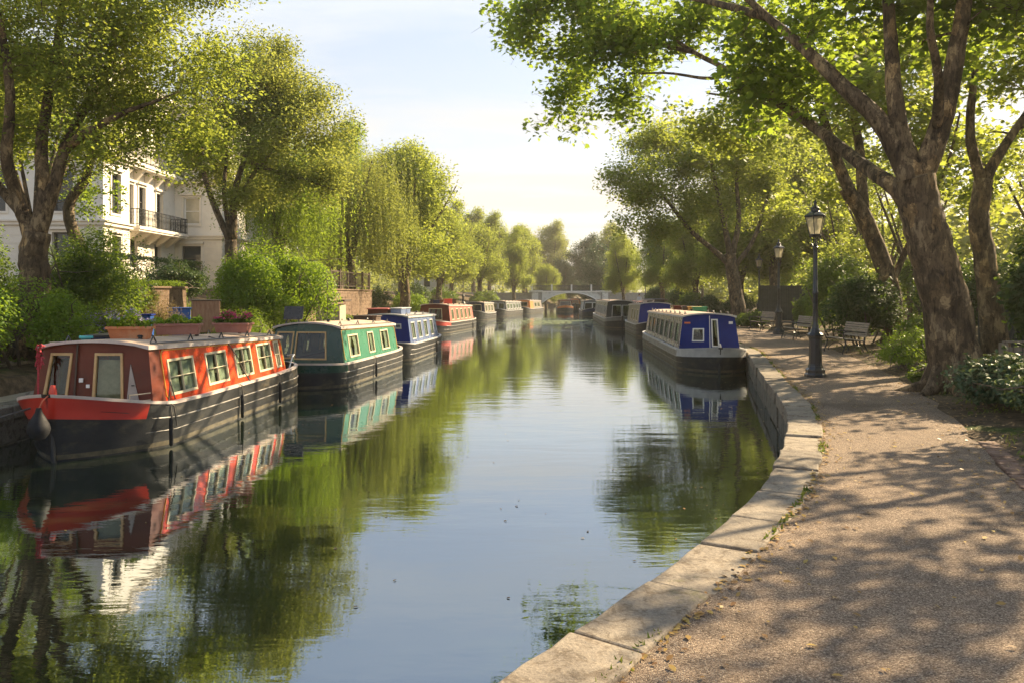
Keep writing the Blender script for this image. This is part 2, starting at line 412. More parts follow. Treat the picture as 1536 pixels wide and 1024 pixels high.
# ------------------------------------------------------------------ the canal's banks (plan)
RB = [(-12,-14),(-6,-7.6),(-3,-5),(0,-2.6),(2,-1.15),(3.0,-.38),(3.8,.20),(4.5,.69),(5.2,1.15),(5.95,1.59),(6.3,1.81),(6.85,2.12),(7.78,2.55),(8.45,2.86),(10.0,3.46),(11.75,4.04),(13.25,4.42),(16.9,5.3),(23.8,7.0),(30,7.85),(40,8.85),(50,9.9),(60,11.0),(80,12.1),(110,13.4),(130,14.5),(200,24),(290,50)]
LB = [(-12,-15),(-6,-11),(0,-9),(6,-8),(10,-7.6),(20,-7.35),(30,-6.6),(45,-6.1),(65,-4.9),(85,-2.6),(100,0.4),(110,2.6),(130,5.2),(200,15),(290,40)]
RP = [(-12,1.5),(-6,2.2),(0,2.7),(2,2.95),(4,3.4),(5.8,3.98),(6.93,4.46),(8.03,4.9),(10.06,5.76),(11.5,6.25),(13.3,6.95),(16.5,7.98),(21.8,9.35),(30,11.1),(40,12.6),(60,15),(110,18.5),(130,19),(200,29),(290,55)]
_ys = np.arange(-12, 290.01, .25)
def curve(T, win):
    a = np.array(T); x = np.interp(_ys, a[:, 0], a[:, 1]); k = int(win/.25)|1
    xp = np.pad(x, k//2, mode='edge'); return np.convolve(xp, np.ones(k)/k, 'valid')
_rb, _lb, _rp = curve(RB, 1.3), curve(LB, 6), curve(RP, 2.5)
rb = lambda y: float(np.interp(y, _ys, _rb)); lb = lambda y: float(np.interp(y, _ys, _lb)); rp = lambda y: float(np.interp(y, _ys, _rp))
def hz(x, y): return .5+.5*math.sin(x*.7+1.3*math.sin(y*.31))*math.cos(y*.43+x*.11)
def gz(x, y):
    """height of the ground"""
    if x <= (lb(y)+rb(y))/2:
        u = lb(y)-x
        if u < 0: return -1.2
        return float(np.interp(u, [0, 1.25, 1.4, 2.2, 3.2, 5, 8, 12, 110], [.50, .50, .78, .95, 1.15, 1.7, 2.3, 2.6, 2.6]))+.06*hz(x, y)*min(1, max(0, u-1.4))
    if x < rb(y): return -1.2
    v = x-rp(y)
    return .54 if v < 0 else .54+float(np.interp(v, [0, .2, 1.2, 4, 12, 90], [-.01, .01, .10, .22, .5, .8]))+.05*hz(x*1.7, y*1.9)*min(1, v*2)

def dirt_mat():
    m, nt, out = nodes('bank_soil'); L = nt.links.new
    b = N(nt, 'ShaderNodeBsdfPrincipled', Roughness=.95); L(b.outputs[0], out.inputs[0]); b.inputs['Specular IOR Level'].default_value = .15
    vec = coords(nt)
    a = ramp(nt, noise(nt, vec, 5, 8, .7), [(.35, (.05,.038,.024)), (.5, (.11,.08,.05)), (.62, (.17,.12,.07))])
    g = ramp(nt, noise(nt, vec, 14, 6, .7), [(.4, (.035,.055,.012)), (.6, (.08,.10,.025))])
    mx = N(nt, 'ShaderNodeMix', data_type='RGBA'); L(ramp(nt, noise(nt, vec, .8, 5, .6), [(.56, (0,0,0)), (.66, (1,1,1))]), mx.inputs[0]); L(a, mx.inputs[6]); L(g, mx.inputs[7])
    L(mx.outputs[2], b.inputs['Base Color'])
    bp = N(nt, 'ShaderNodeBump', Strength=.8, Distance=.03); L(noise(nt, vec, 40, 8, .7), bp.inputs['Height']); L(bp.outputs[0], b.inputs['Normal'])
    return m
def path_mat():
    m, nt, out = nodes('bound_gravel'); L = nt.links.new
    b = N(nt, 'ShaderNodeBsdfPrincipled', Roughness=.9); L(b.outputs[0], out.inputs[0]); b.inputs['Specular IOR Level'].default_value = .25
    vec = coords(nt)
    vo = N(nt, 'ShaderNodeTexVoronoi', Scale=150); L(vec, vo.inputs['Vector'])
    sp = nt.nodes.new('ShaderNodeSeparateColor'); L(vo.outputs['Color'], sp.inputs[0])
    peb = ramp(nt, sp.outputs[0], [(.0, (.095,.066,.046)), (.45, (.235,.17,.12)), (.8, (.32,.24,.175)), (1, (.50,.40,.29))])
    pat = ramp(nt, noise(nt, vec, .7, 8, .68, .4), [(.34, (.62,.60,.58)), (.48, (.95,.94,.92)), (.66, (1.15,1.12,1.06))])
    mx = N(nt, 'ShaderNodeMix', data_type='RGBA', blend_type='MULTIPLY'); mx.inputs[0].default_value = 1; L(peb, mx.inputs[6]); L(pat, mx.inputs[7])
    fine = ramp(nt, noise(nt, vec, 22, 6, .75), [(.35, (.72,.72,.72)), (.62, (1.12,1.12,1.12))])
    m2 = N(nt, 'ShaderNodeMix', data_type='RGBA', blend_type='MULTIPLY'); m2.inputs[0].default_value = .5; L(mx.outputs[2], m2.inputs[6]); L(fine, m2.inputs[7])
    L(m2.outputs[2], b.inputs['Base Color'])
    hh = N(nt, 'ShaderNodeMath', operation='ADD'); L(vo.outputs['Distance'], hh.inputs[0]); L(noise(nt, vec, 60, 5, .7), hh.inputs[1])
    bp = N(nt, 'ShaderNodeBump', Strength=.75, Distance=.012); bp.invert = True; L(hh.outputs[0], bp.inputs['Height']); L(bp.outputs[0], b.inputs['Normal'])
    return m
def stone_mat(name, c1, c2, dark, rough=.85, rnd=True):
    m, nt, out = nodes(name); L = nt.links.new
    b = N(nt, 'ShaderNodeBsdfPrincipled', Roughness=rough); L(b.outputs[0], out.inputs[0]); b.inputs['Specular IOR Level'].default_value = .3
    vec = coords(nt)
    col = ramp(nt, noise(nt, vec, 2.2, 8, .7), [(.35, c1), (.65, c2)])
    def mul(c, f, amt=1):
        mx = N(nt, 'ShaderNodeMix', data_type='RGBA', blend_type='MULTIPLY'); mx.inputs[0].default_value = amt; L(c, mx.inputs[6]); L(f, mx.inputs[7]); return mx.outputs[2]
    col = mul(col, ramp(nt, noise(nt, vec, 55, 5, .8), [(.33, (.62,.6,.58)), (.55, (1,1,1)), (.7, (1.18,1.16,1.12))]))
    col = mul(col, ramp(nt, noise(nt, vec, 7, 8, .75, .6), [(.40, dark), (.50, (1,1,1))]), .8)
    moss = N(nt, 'ShaderNodeMix', data_type='RGBA'); L(ramp(nt, noise(nt, vec, 1.6, 9, .78), [(.60, (0,0,0)), (.68, (.6,.6,.6))]), moss.inputs[0]); L(col, moss.inputs[6]); moss.inputs[7].default_value = (.13,.125,.045,1); col = moss.outputs[2]
    if rnd:
        oi = nt.nodes.new('ShaderNodeObjectInfo'); col = mul(col, ramp(nt, oi.outputs['Random'], [(0, (.78,.77,.76)), (1, (1.12,1.1,1.06))]))
    L(col, b.inputs['Base Color'])
    bp = N(nt, 'ShaderNodeBump', Strength=.6, Distance=.014); L(noise(nt, vec, 24, 9, .72), bp.inputs['Height'])
    b2 = N(nt, 'ShaderNodeBump', Strength=.7, Distance=.03); L(noise(nt, vec, 3.2, 5, .6), b2.inputs['Height']); L(bp.outputs[0], b2.inputs['Normal'])
    L(b2.outputs[0], b.inputs['Normal']); return m
M_SOIL = dirt_mat(); M_PATH = path_mat()
M_COPE = stone_mat('coping_stone', (.22,.185,.145), (.33,.28,.215), (.5,.45,.4))
M_QUAY = stone_mat('quay_stone', (.13,.115,.09), (.22,.195,.155), (.35,.35,.25), rnd=False)
M_OLDSTONE = stone_mat('old_stone', (.28,.23,.16), (.40,.33,.24), (.45,.42,.38), rnd=False)
M_BRICK = stone_mat('red_brick', (.17,.105,.075), (.25,.16,.115), (.5,.45,.4), rnd=False)

def water_mat():
    m, nt, out = nodes('canal_water'); L = nt.links.new
    d = N(nt, 'ShaderNodeBsdfDiffuse'); d.inputs[0].default_value = (.010,.016,.007,1)
    g = N(nt, 'ShaderNodeBsdfGlossy', Roughness=.012); g.inputs[0].default_value = (.86,.93,1.0,1)
    fr = N(nt, 'ShaderNodeFresnel', IOR=2.9)
    ms = N(nt, 'ShaderNodeMixShader'); rf = N(nt, 'ShaderNodeMath', operation='MULTIPLY'); rf.use_clamp = True; L(fr.outputs[0], rf.inputs[0]); rf.inputs[1].default_value = 1.4
    L(rf.outputs[0], ms.inputs[0]); L(d.outputs[0], ms.inputs[1]); L(g.outputs[0], ms.inputs[2]); L(ms.outputs[0], out.inputs[0])
    v1 = coords(nt, (.55, 1.5, 1)); n1 = noise(nt, v1, 1.35, 3, .5, .3)
    v2 = coords(nt, (.8, 2.6, 1)); n2 = noise(nt, v2, 5.0, 3, .55, .4)
    amt = ramp(nt, noise(nt, coords(nt, (.5,.5,1)), .22, 2, .5), [(.38, (.35,.35,.35)), (.62, (1,1,1))])
    a = N(nt, 'ShaderNodeMath', operation='MULTIPLY_ADD'); L(n2, a.inputs[0]); a.inputs[1].default_value = .16; L(n1, a.inputs[2])
    bp = N(nt, 'ShaderNodeBump', Distance=.0072); L(amt, bp.inputs['Strength']); L(a.outputs[0], bp.inputs['Height'])
    L(bp.outputs[0], g.inputs['Normal']); L(bp.outputs[0], fr.inputs['Normal'])
    return m

def strip(name, ys, fl, fr, mat, ncol=6, zf=None, kind='structure'):
    mb = MB(); vs = []; fs = []
    for y in ys:
        a, b = fl(y), fr(y)
        for k in range(ncol+1):
            x = a+(b-a)*k/ncol; vs.append((x, y, zf(x, y)))
    for i in range(len(ys)-1):
        for k in range(ncol): j = i*(ncol+1)+k; fs.append((j, j+1, j+ncol+2, j+ncol+1))
    mb.add(vs, fs); o = mb.build(name, mat, smooth='all'); return tag(o, kind=kind)
yy = list(np.arange(-11.5, 40, .5))+list(np.arange(40, 130, 2))+list(np.arange(130, 286, 6))
# one sheet of ground, with the canal's bed as its trough
LU = [110, 60, 35, 24, 18, 14, 11, 9, 7, 5.5, 4.2, 3.2, 2.6, 2.2, 1.8, 1.41, 1.4, 1.25, .8, .26, .25]
RV = [.25, .26, .6, 1.2, 2, 3]
vs, fs = [], []; nc = None
for y in yy:
    row = []
    l, r, p = lb(y), rb(y), rp(y)
    for u in LU: row.append((l-u, gz(l-u, y)-(0 if u > .25 else 1.7)))
    row += [(l*.6+r*.4, -1.2), (l*.3+r*.7, -1.2)]
    row += [(r+.25, -1.2), (r+.26, .535), (r+.8, .535), ((r+p)/2, .535), (p-.02, .535)]
    for v in (.02, .12, .3, .6, .9, 1.3, 1.8, 2.4, 3, 4, 5, 7, 9, 12, 16, 22, 32, 50, 90):
        x = p+v; row.append((min(x, 116), gz(x, y)))
    nc = len(row)
    vs += [(max(-116, x)+(0), y, z) for x, z in row]
for i in range(len(yy)-1):
    for k in range(nc-1): j = i*nc+k; fs.append((j, j+1, j+nc+1, j+nc))
tag(MB().add(vs, fs).build('ground', M_SOIL, smooth=True), kind='structure')
strip('water', yy, lambda y: lb(y)-.15, lambda y: rb(y)+.15, water_mat(), 8, lambda x, y: 0.0)
strip('footpath', yy, lambda y: rb(y)+.385, lambda y: rp(y)+.05*math.sin(y*3.1)+.03*math.sin(y*7.7), M_PATH, 8, lambda x, y: .548+.006*hz(x*3, y*3))
strip('towpath', [y for y in yy if y < 60], lambda y: lb(y)-1.24, lambda y: lb(y)-.40, pm('trodden_earth', (.22,.19,.15), (.30,.26,.2), .9, 4, 8, .5, 60), 3, lambda x, y: .51)

# quay of coping stones with a block wall below
def quay(name, fb, side, label, y0, y1, step, wdt, M1, nmax, cjit=.012):
    root = empty(name, (0, 0, 0), 0, label, 'quay wall')
    y = y0; k = 0; rnd = random.Random(5+side); far = MB()
    while y < y1:
        dy = .5; s = math.hypot(dy, fb(y+dy)-fb(y)); ln = step*rnd.uniform(.85, 1.15)*(1 if k < nmax else 2.2); y2 = y+ln*dy/s
        g = .011
        def pt(yy_, off, z):
            d = Vector((fb(yy_+.05)-fb(yy_-.05), .1, 0)).normalized(); n = Vector((d.y, -d.x, 0))*side
            return Vector((fb(yy_), yy_, z))+n*off
        ya, yb = y+g*dy/s, y2-g*dy/s; top = .572+rnd.uniform(-cjit, cjit); w_ = wdt+rnd.uniform(-.02, .03); o = -.015+rnd.uniform(-.012, .012)
        mb = MB(); m = 4; vs_ = []
        for q in range(m+1):
            t = ya+(yb-ya)*q/m
            e = rnd.uniform(-.012, .012)
            vs_ += [pt(t, o+e, top-.20), pt(t, w_, top-.20), pt(t, w_+e, top+rnd.uniform(-.004, .004)), pt(t, o+e+.012, top+rnd.uniform(-.004, .004))]
        f_ = [(0, 1, 2, 3), (4*m+3, 4*m+2, 4*m+1, 4*m)]
        for q in range(m):
            for c in range(4): f_.append((q*4+c, (q+1)*4+c, (q+1)*4+(c+1) % 4, q*4+(c+1) % 4))
        if side < 0: f_ = [t_[::-1] for t_ in f_]
        if k < nmax: mb.add(vs_, f_); mb.build('coping_stone', M1, root, bevel=.014)
        else: far.add(vs_, f_)
        k += 1; y = y2
    if far.v: tag(far.build('far_coping', M1, root), kind='stuff')
    wall = MB(); y = y0; rw = random.Random(3)
    while y < y1:                                   # upright facing blocks
        ln = rw.uniform(.42, .6)*(1 if y < 40 else 4); dy = .5; s = math.hypot(dy, fb(y+dy)-fb(y)); y2 = y+ln*dy/s
        for (za, zb) in ((-1.15, .02), (.028, .385)):
            off = rw.uniform(-.008, .02)
            q = [pt(y+.006, off, za), pt(y2-.006, off, za), pt(y2-.006, .3, za), pt(y+.006, .3, za)]
            q += [v+Vector((0, 0, zb-za)) for v in q]
            if side > 0: q = [q[i] for i in (3, 2, 1, 0, 7, 6, 5, 4)]
            wall.hexa(q)
        y = y2
    wall.build('block_wall', M_QUAY, root)
    return root
quay('quay_wall', rb, 1, 'pale stone coping curving along the canal edge beside the gravel path', -3, 128, .87, .39, M_COPE, 95, .016)
quay('quay_wall', lb, -1, 'weathered stone canal edge behind the moored red and green narrowboats', 2, 128, 1.3, .40, M_QUAY, 30)

# the air: fades and warms far things
hz_m, nt, out = nodes('haze_air')
pv = N(nt, 'ShaderNodeVolumePrincipled'); pv.inputs['Density'].default_value = .0005; pv.inputs['Color'].default_value = (1, .93, .80, 1); pv.inputs['Anisotropy'].default_value = .35
nt.links.new(pv.outputs[0], out.inputs['Volume'])
hb = MB().box(-118, 118, -12.5, 292, -2.4, 24).build('haze', hz_m); tag(hb, kind='stuff')
# ------------------------------------------------------------------ narrowboats
M_HULL = pm('hull_black', (.010,.011,.013), (.028,.028,.028), .45, 3, 7, .3, 40, dirt=(.085,.07,.045), dscale=2.6, spec=.35, stretch=(1,.7,2))
M_HULLW = pm('hull_waterline', (.05,.045,.03), (.12,.10,.06), .7, 6, 7, .4, 40)
M_HULLG = pm('hull_grey', (.16,.16,.15), (.22,.215,.20), .45, 2, 6, .2, 30, dirt=(.09,.08,.06))
M_STRAKE = pm('worn_strake', (.08,.075,.07), (.22,.205,.18), .5, 8, 5, .2, 60, metal=.2)
M_GUN = pm('gunwale_paint', (.52,.42,.38), (.62,.54,.48), .5, 4)
M_GUNG = pm('gunwale_grey', (.42,.41,.40), (.54,.53,.51), .5, 4)
M_BLACK = pm('black_paint', (.012,.012,.013), (.02,.02,.022), .35, 8)
M_RUBBER = pm('rubber', (.008,.008,.009), (.016,.016,.018), .65, 10, 4, .2, spec=.25)
M_ROPE = pm('rope', (.05,.045,.04), (.09,.08,.07), .9, 60)
M_DARKIN = pm('dark_interior', (.035,.028,.022), (.06,.05,.04), .8, 4)
M_DECK = pm('deck_boards', (.17,.12,.08), (.26,.19,.13), .8, 8, 5, .3)
M_CREAM = pm('cream_frame', (.62,.52,.33), (.72,.62,.42), .45, 6)
M_TANF = pm('tan_frame', (.46,.29,.12), (.58,.38,.17), .45, 6)
M_WHITE = pm('white_paint', (.72,.71,.68), (.8,.79,.76), .45, 5)
M_CURT = pm('curtain_cloth', (.62,.58,.48), (.72,.68,.58), .9, 12)
M_GOLD = pm('yellow_line', (.70,.34,.04), (.76,.42,.07), .4, 5)
M_BRASS = pm('brass', (.55,.40,.15), (.6,.45,.2), .3, 5, metal=1)
M_TERRA = pm('terracotta', (.46,.15,.06), (.56,.21,.09), .75, 5, 5, .2, 50, dirt=(.5,.33,.2))
M_MAUVE = pm('dusty_red_clay', (.30,.12,.09), (.38,.17,.13), .75, 5, 5, .2, 50)
M_GLASS = glassmat('window_glass', (.72,.78,.74))
M_ROOFT = pm('roof_tan', (.46,.33,.23), (.58,.44,.32), .75, 2.5, 7, .25, 40, dirt=(.30,.21,.15))
M_ROOFG = pm('roof_grey', (.30,.28,.25), (.42,.39,.35), .7, 2.5, 7, .25, 40, dirt=(.2,.18,.15))

def wall_grid(mb, pmap, us, vs, holes, mi=0, flip=False, mif=None):
    idx = {}
    vv = []
    for i, u in enumerate(us):
        for j, v in enumerate(vs): idx[i, j] = len(vv); vv.append(pmap(u, v))
    fs = []; mis = []
    for i in range(len(us)-1):
        for j in range(len(vs)-1):
            uc, vc = (us[i]+us[i+1])/2, (vs[j]+vs[j+1])/2
            if any(h[0] < uc < h[1] and h[2] < vc < h[3] for h in holes): continue
            f = (idx[i, j], idx[i+1, j], idx[i+1, j+1], idx[i, j+1]); fs.append(f[::-1] if flip else f); mis.append(mif(uc, vc) if mif else mi)
    o = len(mb.v); mb.v.extend([tuple(p) for p in vv])
    for f, m in zip(fs, mis): mb.f.append([k+o for k in f]); mb.mi.append(m)
def merge(vals, extra, eps=1e-4):
    a = sorted(set([round(v, 4) for v in list(vals)+list(extra)])); return a
def frame_on(pmap, h, w, nrm, d0, d1, mb, mi=0, bars=(0, 0), bw=.018):
    """rectangular frame with glazing bars lying on a surface, standing d0..d1 off it"""
    u0, u1, v0, v1 = h; n = Vector(nrm)
    def bar(a, b, c, d):
        q = [pmap(a, c), pmap(b, c), pmap(b, d), pmap(a, d)]; q = [Vector(p) for p in q]
        mb.hexa([p+n*d0 for p in q]+[p+n*d1 for p in q], mi)
    bar(u0-w, u1+w, v0-w, v0); bar(u0-w, u1+w, v1, v1+w); bar(u0-w, u0, v0, v1); bar(u1, u1+w, v0, v1)
    nx, ny = bars
    for k in range(nx): c = u0+(u1-u0)*(k+1)/(nx+1); bar(c-bw/2, c+bw/2, v0, v1)
    for k in range(ny): c = v0+(v1-v0)*(k+1)/(ny+1); bar(u0, u1, c-bw/2, c+bw/2)
def pane_on(pmap, h, nrm, d, th=.004):
    u0, u1, v0, v1 = h; n = Vector(nrm)
    q = [Vector(pmap(*p)) for p in ((u0, v0), (u1, v0), (u1, v1), (u0, v1))]
    return MB().hexa([p+n*d for p in q]+[p+n*(d+th) for p in q])

def narrowboat(label, bow, ang, Ln, beam, c, cab, hs=(1.45, 1.35), wins=(), wz=(.72, 1.22), front=(), g0=.62, rise=.3, Lb=1.6, Ls=.9, curtains=True, side2=None, bowpanel=None, detail=2, lines=False, roofcol=None, group='narrowboats moored along the canal', winmat=None, bars=(0, 0), fmat=None, cambr=.09, gun=None, rail=False, inset=.0, sternwell=True, hullup=None, ffm=None, vee=None):
    """local: y runs from bow (0) to stern (Ln), x across, z up from the water"""
    root = empty('narrowboat', (bow[0], bow[1], 0), -ang, label, 'narrowboat', group)
    hw = beam/2
    def hwid(s):
        if s < Lb: t = max(0, s/Lb); w_ = hw*(1-(1-t)**2.1)**.62
        elif s > Ln-Ls: t = max(0, (Ln-s)/Ls); w_ = hw*(.42+.58*math.sqrt(max(0, 1-(1-t)**2)))
        else: w_ = hw
        return max(w_, .05)
    def gun_z(s):
        z = g0
        if s < Lb*1.3: z += rise*(1-s/(Lb*1.3))**1.7
        if s > Ln-Ls*1.5: z += .08*(1-(Ln-s)/(Ls*1.5))
        return z
    st = merge([Lb*(1-math.cos(k/9*math.pi/2)) for k in range(10)], [Ln-Ls*(1-math.cos(k/6*math.pi/2)) for k in range(7)]+[x for x in np.arange(Lb, Ln-Ls, 1.1)]+([bowpanel[1]] if bowpanel else []))
    st = [s for i, s in enumerate(st) if i == 0 or s-st[i-1] > .004]
    zsr = [-.35, .03, .10, .34, None, None, None, None, None]
    mb = MB(); rows = []; gp = []
    for s in st:
        w_ = hwid(s); g = gun_z(s); t = max(0, 1-s/Lb) if s < Lb else 0
        lean = lambda z: -.20*t*max(0, z)/max(g, .1)+.12*t*(1 if z < 0 else 0)
        k = .80+.20*(1-t) if vee is None else vee+(1-vee)*(1-t)**.7
        kk = lambda z: (1-(1-k)*(1-max(0, min(1, z/g))))
        prof = [(w_*kk(-.2)*.94, -.35), (w_*kk(0), .03), (w_*kk(.1)+.003, .10), (w_*kk(.34)+.012, g*.64), (w_*.998, g-.05), (w_+.012, g-.045), (w_+.012, g), (max(.02, w_-.07), g), (max(.015, w_-.07), g-.20)]
        gp.append((s, w_, g, lean, prof))
        rows.append([(sg*x, s+lean(z), z) for sg in (1, -1) for x, z in prof])
    np_ = 9
    vs_ = [p for r_ in rows for p in r_]; n2 = 2*np_
    for i in range(len(rows)-1):
        sc = (st[i]+st[i+1])/2
        for k in range(np_-1):
            mi = 0
            if k in (0, 1): mi = 1 if k == 1 else 0
            elif k == 3: mi = 2 if bowpanel and sc < bowpanel[1] else (4 if hullup else 0)
            elif k == 4: mi = 2 if bowpanel and sc < bowpanel[1] else (4 if hullup else 0)
            elif k in (5, 6): mi = 3
            elif k == 7: mi = 0
            a, b = i*n2+k, (i+1)*n2+k
            mb.f.append([a, a+1, b+1, b]); mb.mi.append(mi)
            a, b = i*n2+np_+k, (i+1)*n2+np_+k
            mb.f.append([a, b, b+1, a+1]); mb.mi.append(mi)
        a, b = i*n2+np_-1, (i+1)*n2+np_-1
        mb.f.append([a, i*n2+n2-1, (i+1)*n2+n2-1, b]); mb.mi.append(5)
    for e, fl in ((0, False), (len(rows)-1, True)):
        for k in range(np_-1):
            f = [e*n2+k, e*n2+np_+k, e*n2+np_+k+1, e*n2+k+1]; mb.f.append(f[::-1] if fl else f); mb.mi.append((2 if bowpanel and k == 3 and e == 0 else 0))
    mb.v = vs_
    mb.build('hull', [c.get('hull', M_HULL), M_HULLW, bowpanel[2] if bowpanel else M_HULL, gun or M_GUN, hullup or M_HULL, M_DECK], root, smooth=True)
    # rubbing strakes
    for frac, rr in ((.64, .014), (.30, .008)):
        for sg in (1, -1):
            pts = []
            for s, w_, g, lean, prof in gp:
                z = g*frac if frac > .5 else .10+(.34)*(g/ g0)*.42
                x = prof[3][0] if frac > .5 else (prof[2][0]+prof[3][0])/2
                pts.append((sg*(x+.004), s+lean(z), z))
            MB().tube(pts, rr, 5).build('rubbing_strake', M_STRAKE, root, smooth=True)
    if detail >= 2:
        sy_ = lambda z: gp[0][3](z)-.045+.12*(1-min(1, (z+.3)/.4)) if z < .1 else gp[0][3](z)-.045
        MB().tube([(0, sy_(z), z) for z in (-.3, .1, .3, g0*.64)], [.035, .035, .04, .042], 8).build('stem_post', M_BLACK, root, smooth=True)
        MB().tube([(0, sy_(z), z) for z in (g0*.64+.003, g0, g0+rise+.02, g0+rise+.10)], [.043, .045, .05, .03], 8).build('stem_head', bowpanel[2] if bowpanel else M_BLACK, root, smooth=True)
    # cabin
    s0, s1 = cab; wb = hw-.11; wt = hw-.24
    def hcab(s): return hs[0]+(hs[1]-hs[0])*(s-s0)/(s1-s0)
    zb = g0-.02
    rk = .10+inset
    def side(sg):
        def f(u, v):
            t = (v-zb)/(hcab(u)-zb); yv = u
            if u <= s0+.001: yv = u+rk*t
            if u >= s1-.001: yv = u-.06*t
            return Vector((sg*(wb+(wt-wb)*t), yv, v))
        return f
    def end(s, fr):
        h = hcab(s)
        def f(u, v):
            t = max(0, (v-zb)/(h-zb)); lim = wb+(wt-wb)*t
            x = u*lim/wb
            zz = v if v < h-.001 else h+cambr*(1-(u/wb)**2)*.98
            return Vector((x, s+(rk if fr else -.06)*t, zz))
        return f
    bm = MB(); sh = [(a, b, wz[0], wz[1]) for a, b in wins]
    us = merge([s0, s1]+([side2[0]] if side2 else []), [x for h in sh for x in h[:2]])
    for sg in (1, -1):
        hb_ = list(us)
        pm_ = side(sg)
        # top row follows the falling roof line
        vvs = merge([zb, wz[0], wz[1]], []); 
        wall_grid(bm, pm_, hb_, vvs, sh, flip=(sg < 0), mif=(lambda u, v: 1 if side2 and u < side2[0] else 0))
        top = MB(); o = len(bm.v)
        for u in hb_: bm.v.append(tuple(pm_(u, wz[1]))); bm.v.append(tuple(pm_(u, hcab(u))))
        for i in range(len(hb_)-1):
            f = [o+2*i, o+2*i+2, o+2*i+3, o+2*i+1]; bm.f.append(f[::-1] if sg < 0 else f); bm.mi.append(1 if side2 and (hb_[i]+hb_[i+1])/2 < side2[0] else 0)
    fz = [zb, hcab(s0)]
    pf = end(s0, True); pb = end(s1, False)
    fus = merge(np.linspace(-wb, wb, 9), [x for h in front for x in h[:2]]); fvs = merge(fz, [x for h in front for x in h[2:4]])
    fvs = [v for v in fvs if v <= hcab(s0)+1e-4]
    wall_grid(bm, pf, fus, fvs, [h[:4] for h in front], flip=False, mi=2)
    wall_grid(bm, pb, list(np.linspace(-wb, wb, 9)), [zb, hcab(s1)], [], flip=True, mi=2)
    bm.box(-wb+.03, wb-.03, s0+.15, s1-.08, zb-.30, zb-.05, 3)
    bm.build('cabin', [c['side'], side2[1] if side2 else c['side'], c['front'], M_DARKIN], root)
    # roof: cambered sheet with a turned-down edge
    rm = MB(); ny = 8; vs_ = []; k = 9; ov = .045
    for i in range(ny+1):
        s = s0-.07+(s1+.05-s0+.07)*i/ny; h = hs[0]+(hs[1]-hs[0])*(s-s0)/(s1-s0)
        if i == 0: s += rk*.9
        top_ = []; bot = []
        for j in range(k):
            u = -1+2*j/(k-1); x = u*(wt+ov); z = h+.012+cambr*(1-u*u)
            top_.append((x, s, z+.028)); bot.append((x, s, z-(.012 if abs(u) < 1 else .03)))
        vs_ += top_+bot
    m2 = 2*k; fs_ = []; mis = []
    for i in range(ny):
        a = i*m2; b = a+m2
        for j in range(k-1):
            fs_.append((a+j, a+j+1, b+j+1, b+j)); mis.append(0)
            fs_.append((a+k+j, b+k+j, b+k+j+1, a+k+j+1)); mis.append(1)
        fs_.append((a, b, b+k, a+k)); mis.append(1); fs_.append((a+k-1, a+m2-1, b+m2-1, b+k-1)); mis.append(1)
    e = ny*m2
    for j in range(k-1):
        fs_.append((j, k+j, k+j+1, j+1)); mis.append(1); fs_.append((e+j, e+j+1, e+k+j+1, e+k+j)); mis.append(1)
    o = len(rm.v); rm.v = vs_; rm.f = [list(f) for f in fs_]; rm.mi = mis
    ro = rm.build('roof', [roofcol or M_ROOFT, gun or M_GUN], root, smooth=True)
    # side windows
    fm = fmat or M_CREAM
    for sg in (1, -1):
        pm_ = side(sg); nrm = Vector((sg, 0, .18)).normalized()
        for q, h in enumerate(sh):
            m_ = MB(); frame_on(pm_, h, .04, nrm, -.02, .018, m_, bars=bars, bw=.012)
            wo_ = m_.build('window', fm, root, bevel=.004 if detail >= 2 and sg > 0 else 0)
            pane_on(pm_, h, nrm, -.012).build('pane', winmat or M_GLASS, wo_)
            if curtains:
                cm = MB(); rr = random.Random(q*7+int(Ln*10)); a, b = h[0]-.02, h[1]+.02; z0, z1 = h[2]-.02, h[3]+.01; mid = (a+b)/2
                for sd_, (ea, eb) in ((0, (a, mid-.03)), (1, (mid+.03, b))):
                    pts = []; nn = 7; gath = rr.uniform(.6, .95)
                    for i in range(nn+1):
                        t = i/nn; uu = ea+(eb-ea)*t
                        for v, f in ((z1, 1), ((z0+z1)/2, gath if rr.random() < 2 else 1), (z0, .9)):
                            anchor = ea if sd_ == 0 else eb
                            u2 = anchor+(uu-anchor)*f
                            pts.append(pm_(u2, v)-nrm*(.032+.010*math.sin(i*2.3)))
                    for i in range(nn):
                        for j in range(2): 
                            pass
                    o_ = len(cm.v); cm.v += [tuple(p) for p in pts]
                    for i in range(nn):
                        for j in range(2): cm.f.append([o_+i*3+j, o_+(i+1)*3+j, o_+(i+1)*3+j+1, o_+i*3+j+1]); cm.mi.append(0)
                cm.build('curtain', M_CURT, wo_, smooth='all')
    for q, h in enumerate(front):
        m_ = MB(); nrm = Vector((0, -1, .1)).normalized(); frame_on(pf, h[:4], .04, nrm, -.02, .022, m_, bars=h[5] if len(h) > 5 else (0, 0))
        wo_ = m_.build(h[4] if len(h) > 4 else 'window', ffm or fm, root, bevel=.004)
        pane_on(pf, h[:4], nrm, -.012).build('pane', winmat or M_GLASS, wo_)
    if lines:
        a, b = (side2[0]+.02 if side2 else s0+.1), s1-.06
        for sg in (1, -1):
            pm_ = side(sg); l = MB(); rad = .009
            pts = [pm_(a+.06, zb+.07), pm_(a, zb+.12), pm_(a, hcab(a)-.10), pm_(a+.06, hcab(a)-.04)]+[pm_(u, hcab(u)-.04) for u in np.linspace(a+.2, b-.1, 6)]+[pm_(b, hcab(b)-.1), pm_(b, zb+.12), pm_(b-.06, zb+.07)]
            l.tube([p+Vector((sg*.004, 0, 0)) for p in pts], .011, 5)
            l.build('coachline', M_GOLD, root, smooth='all')
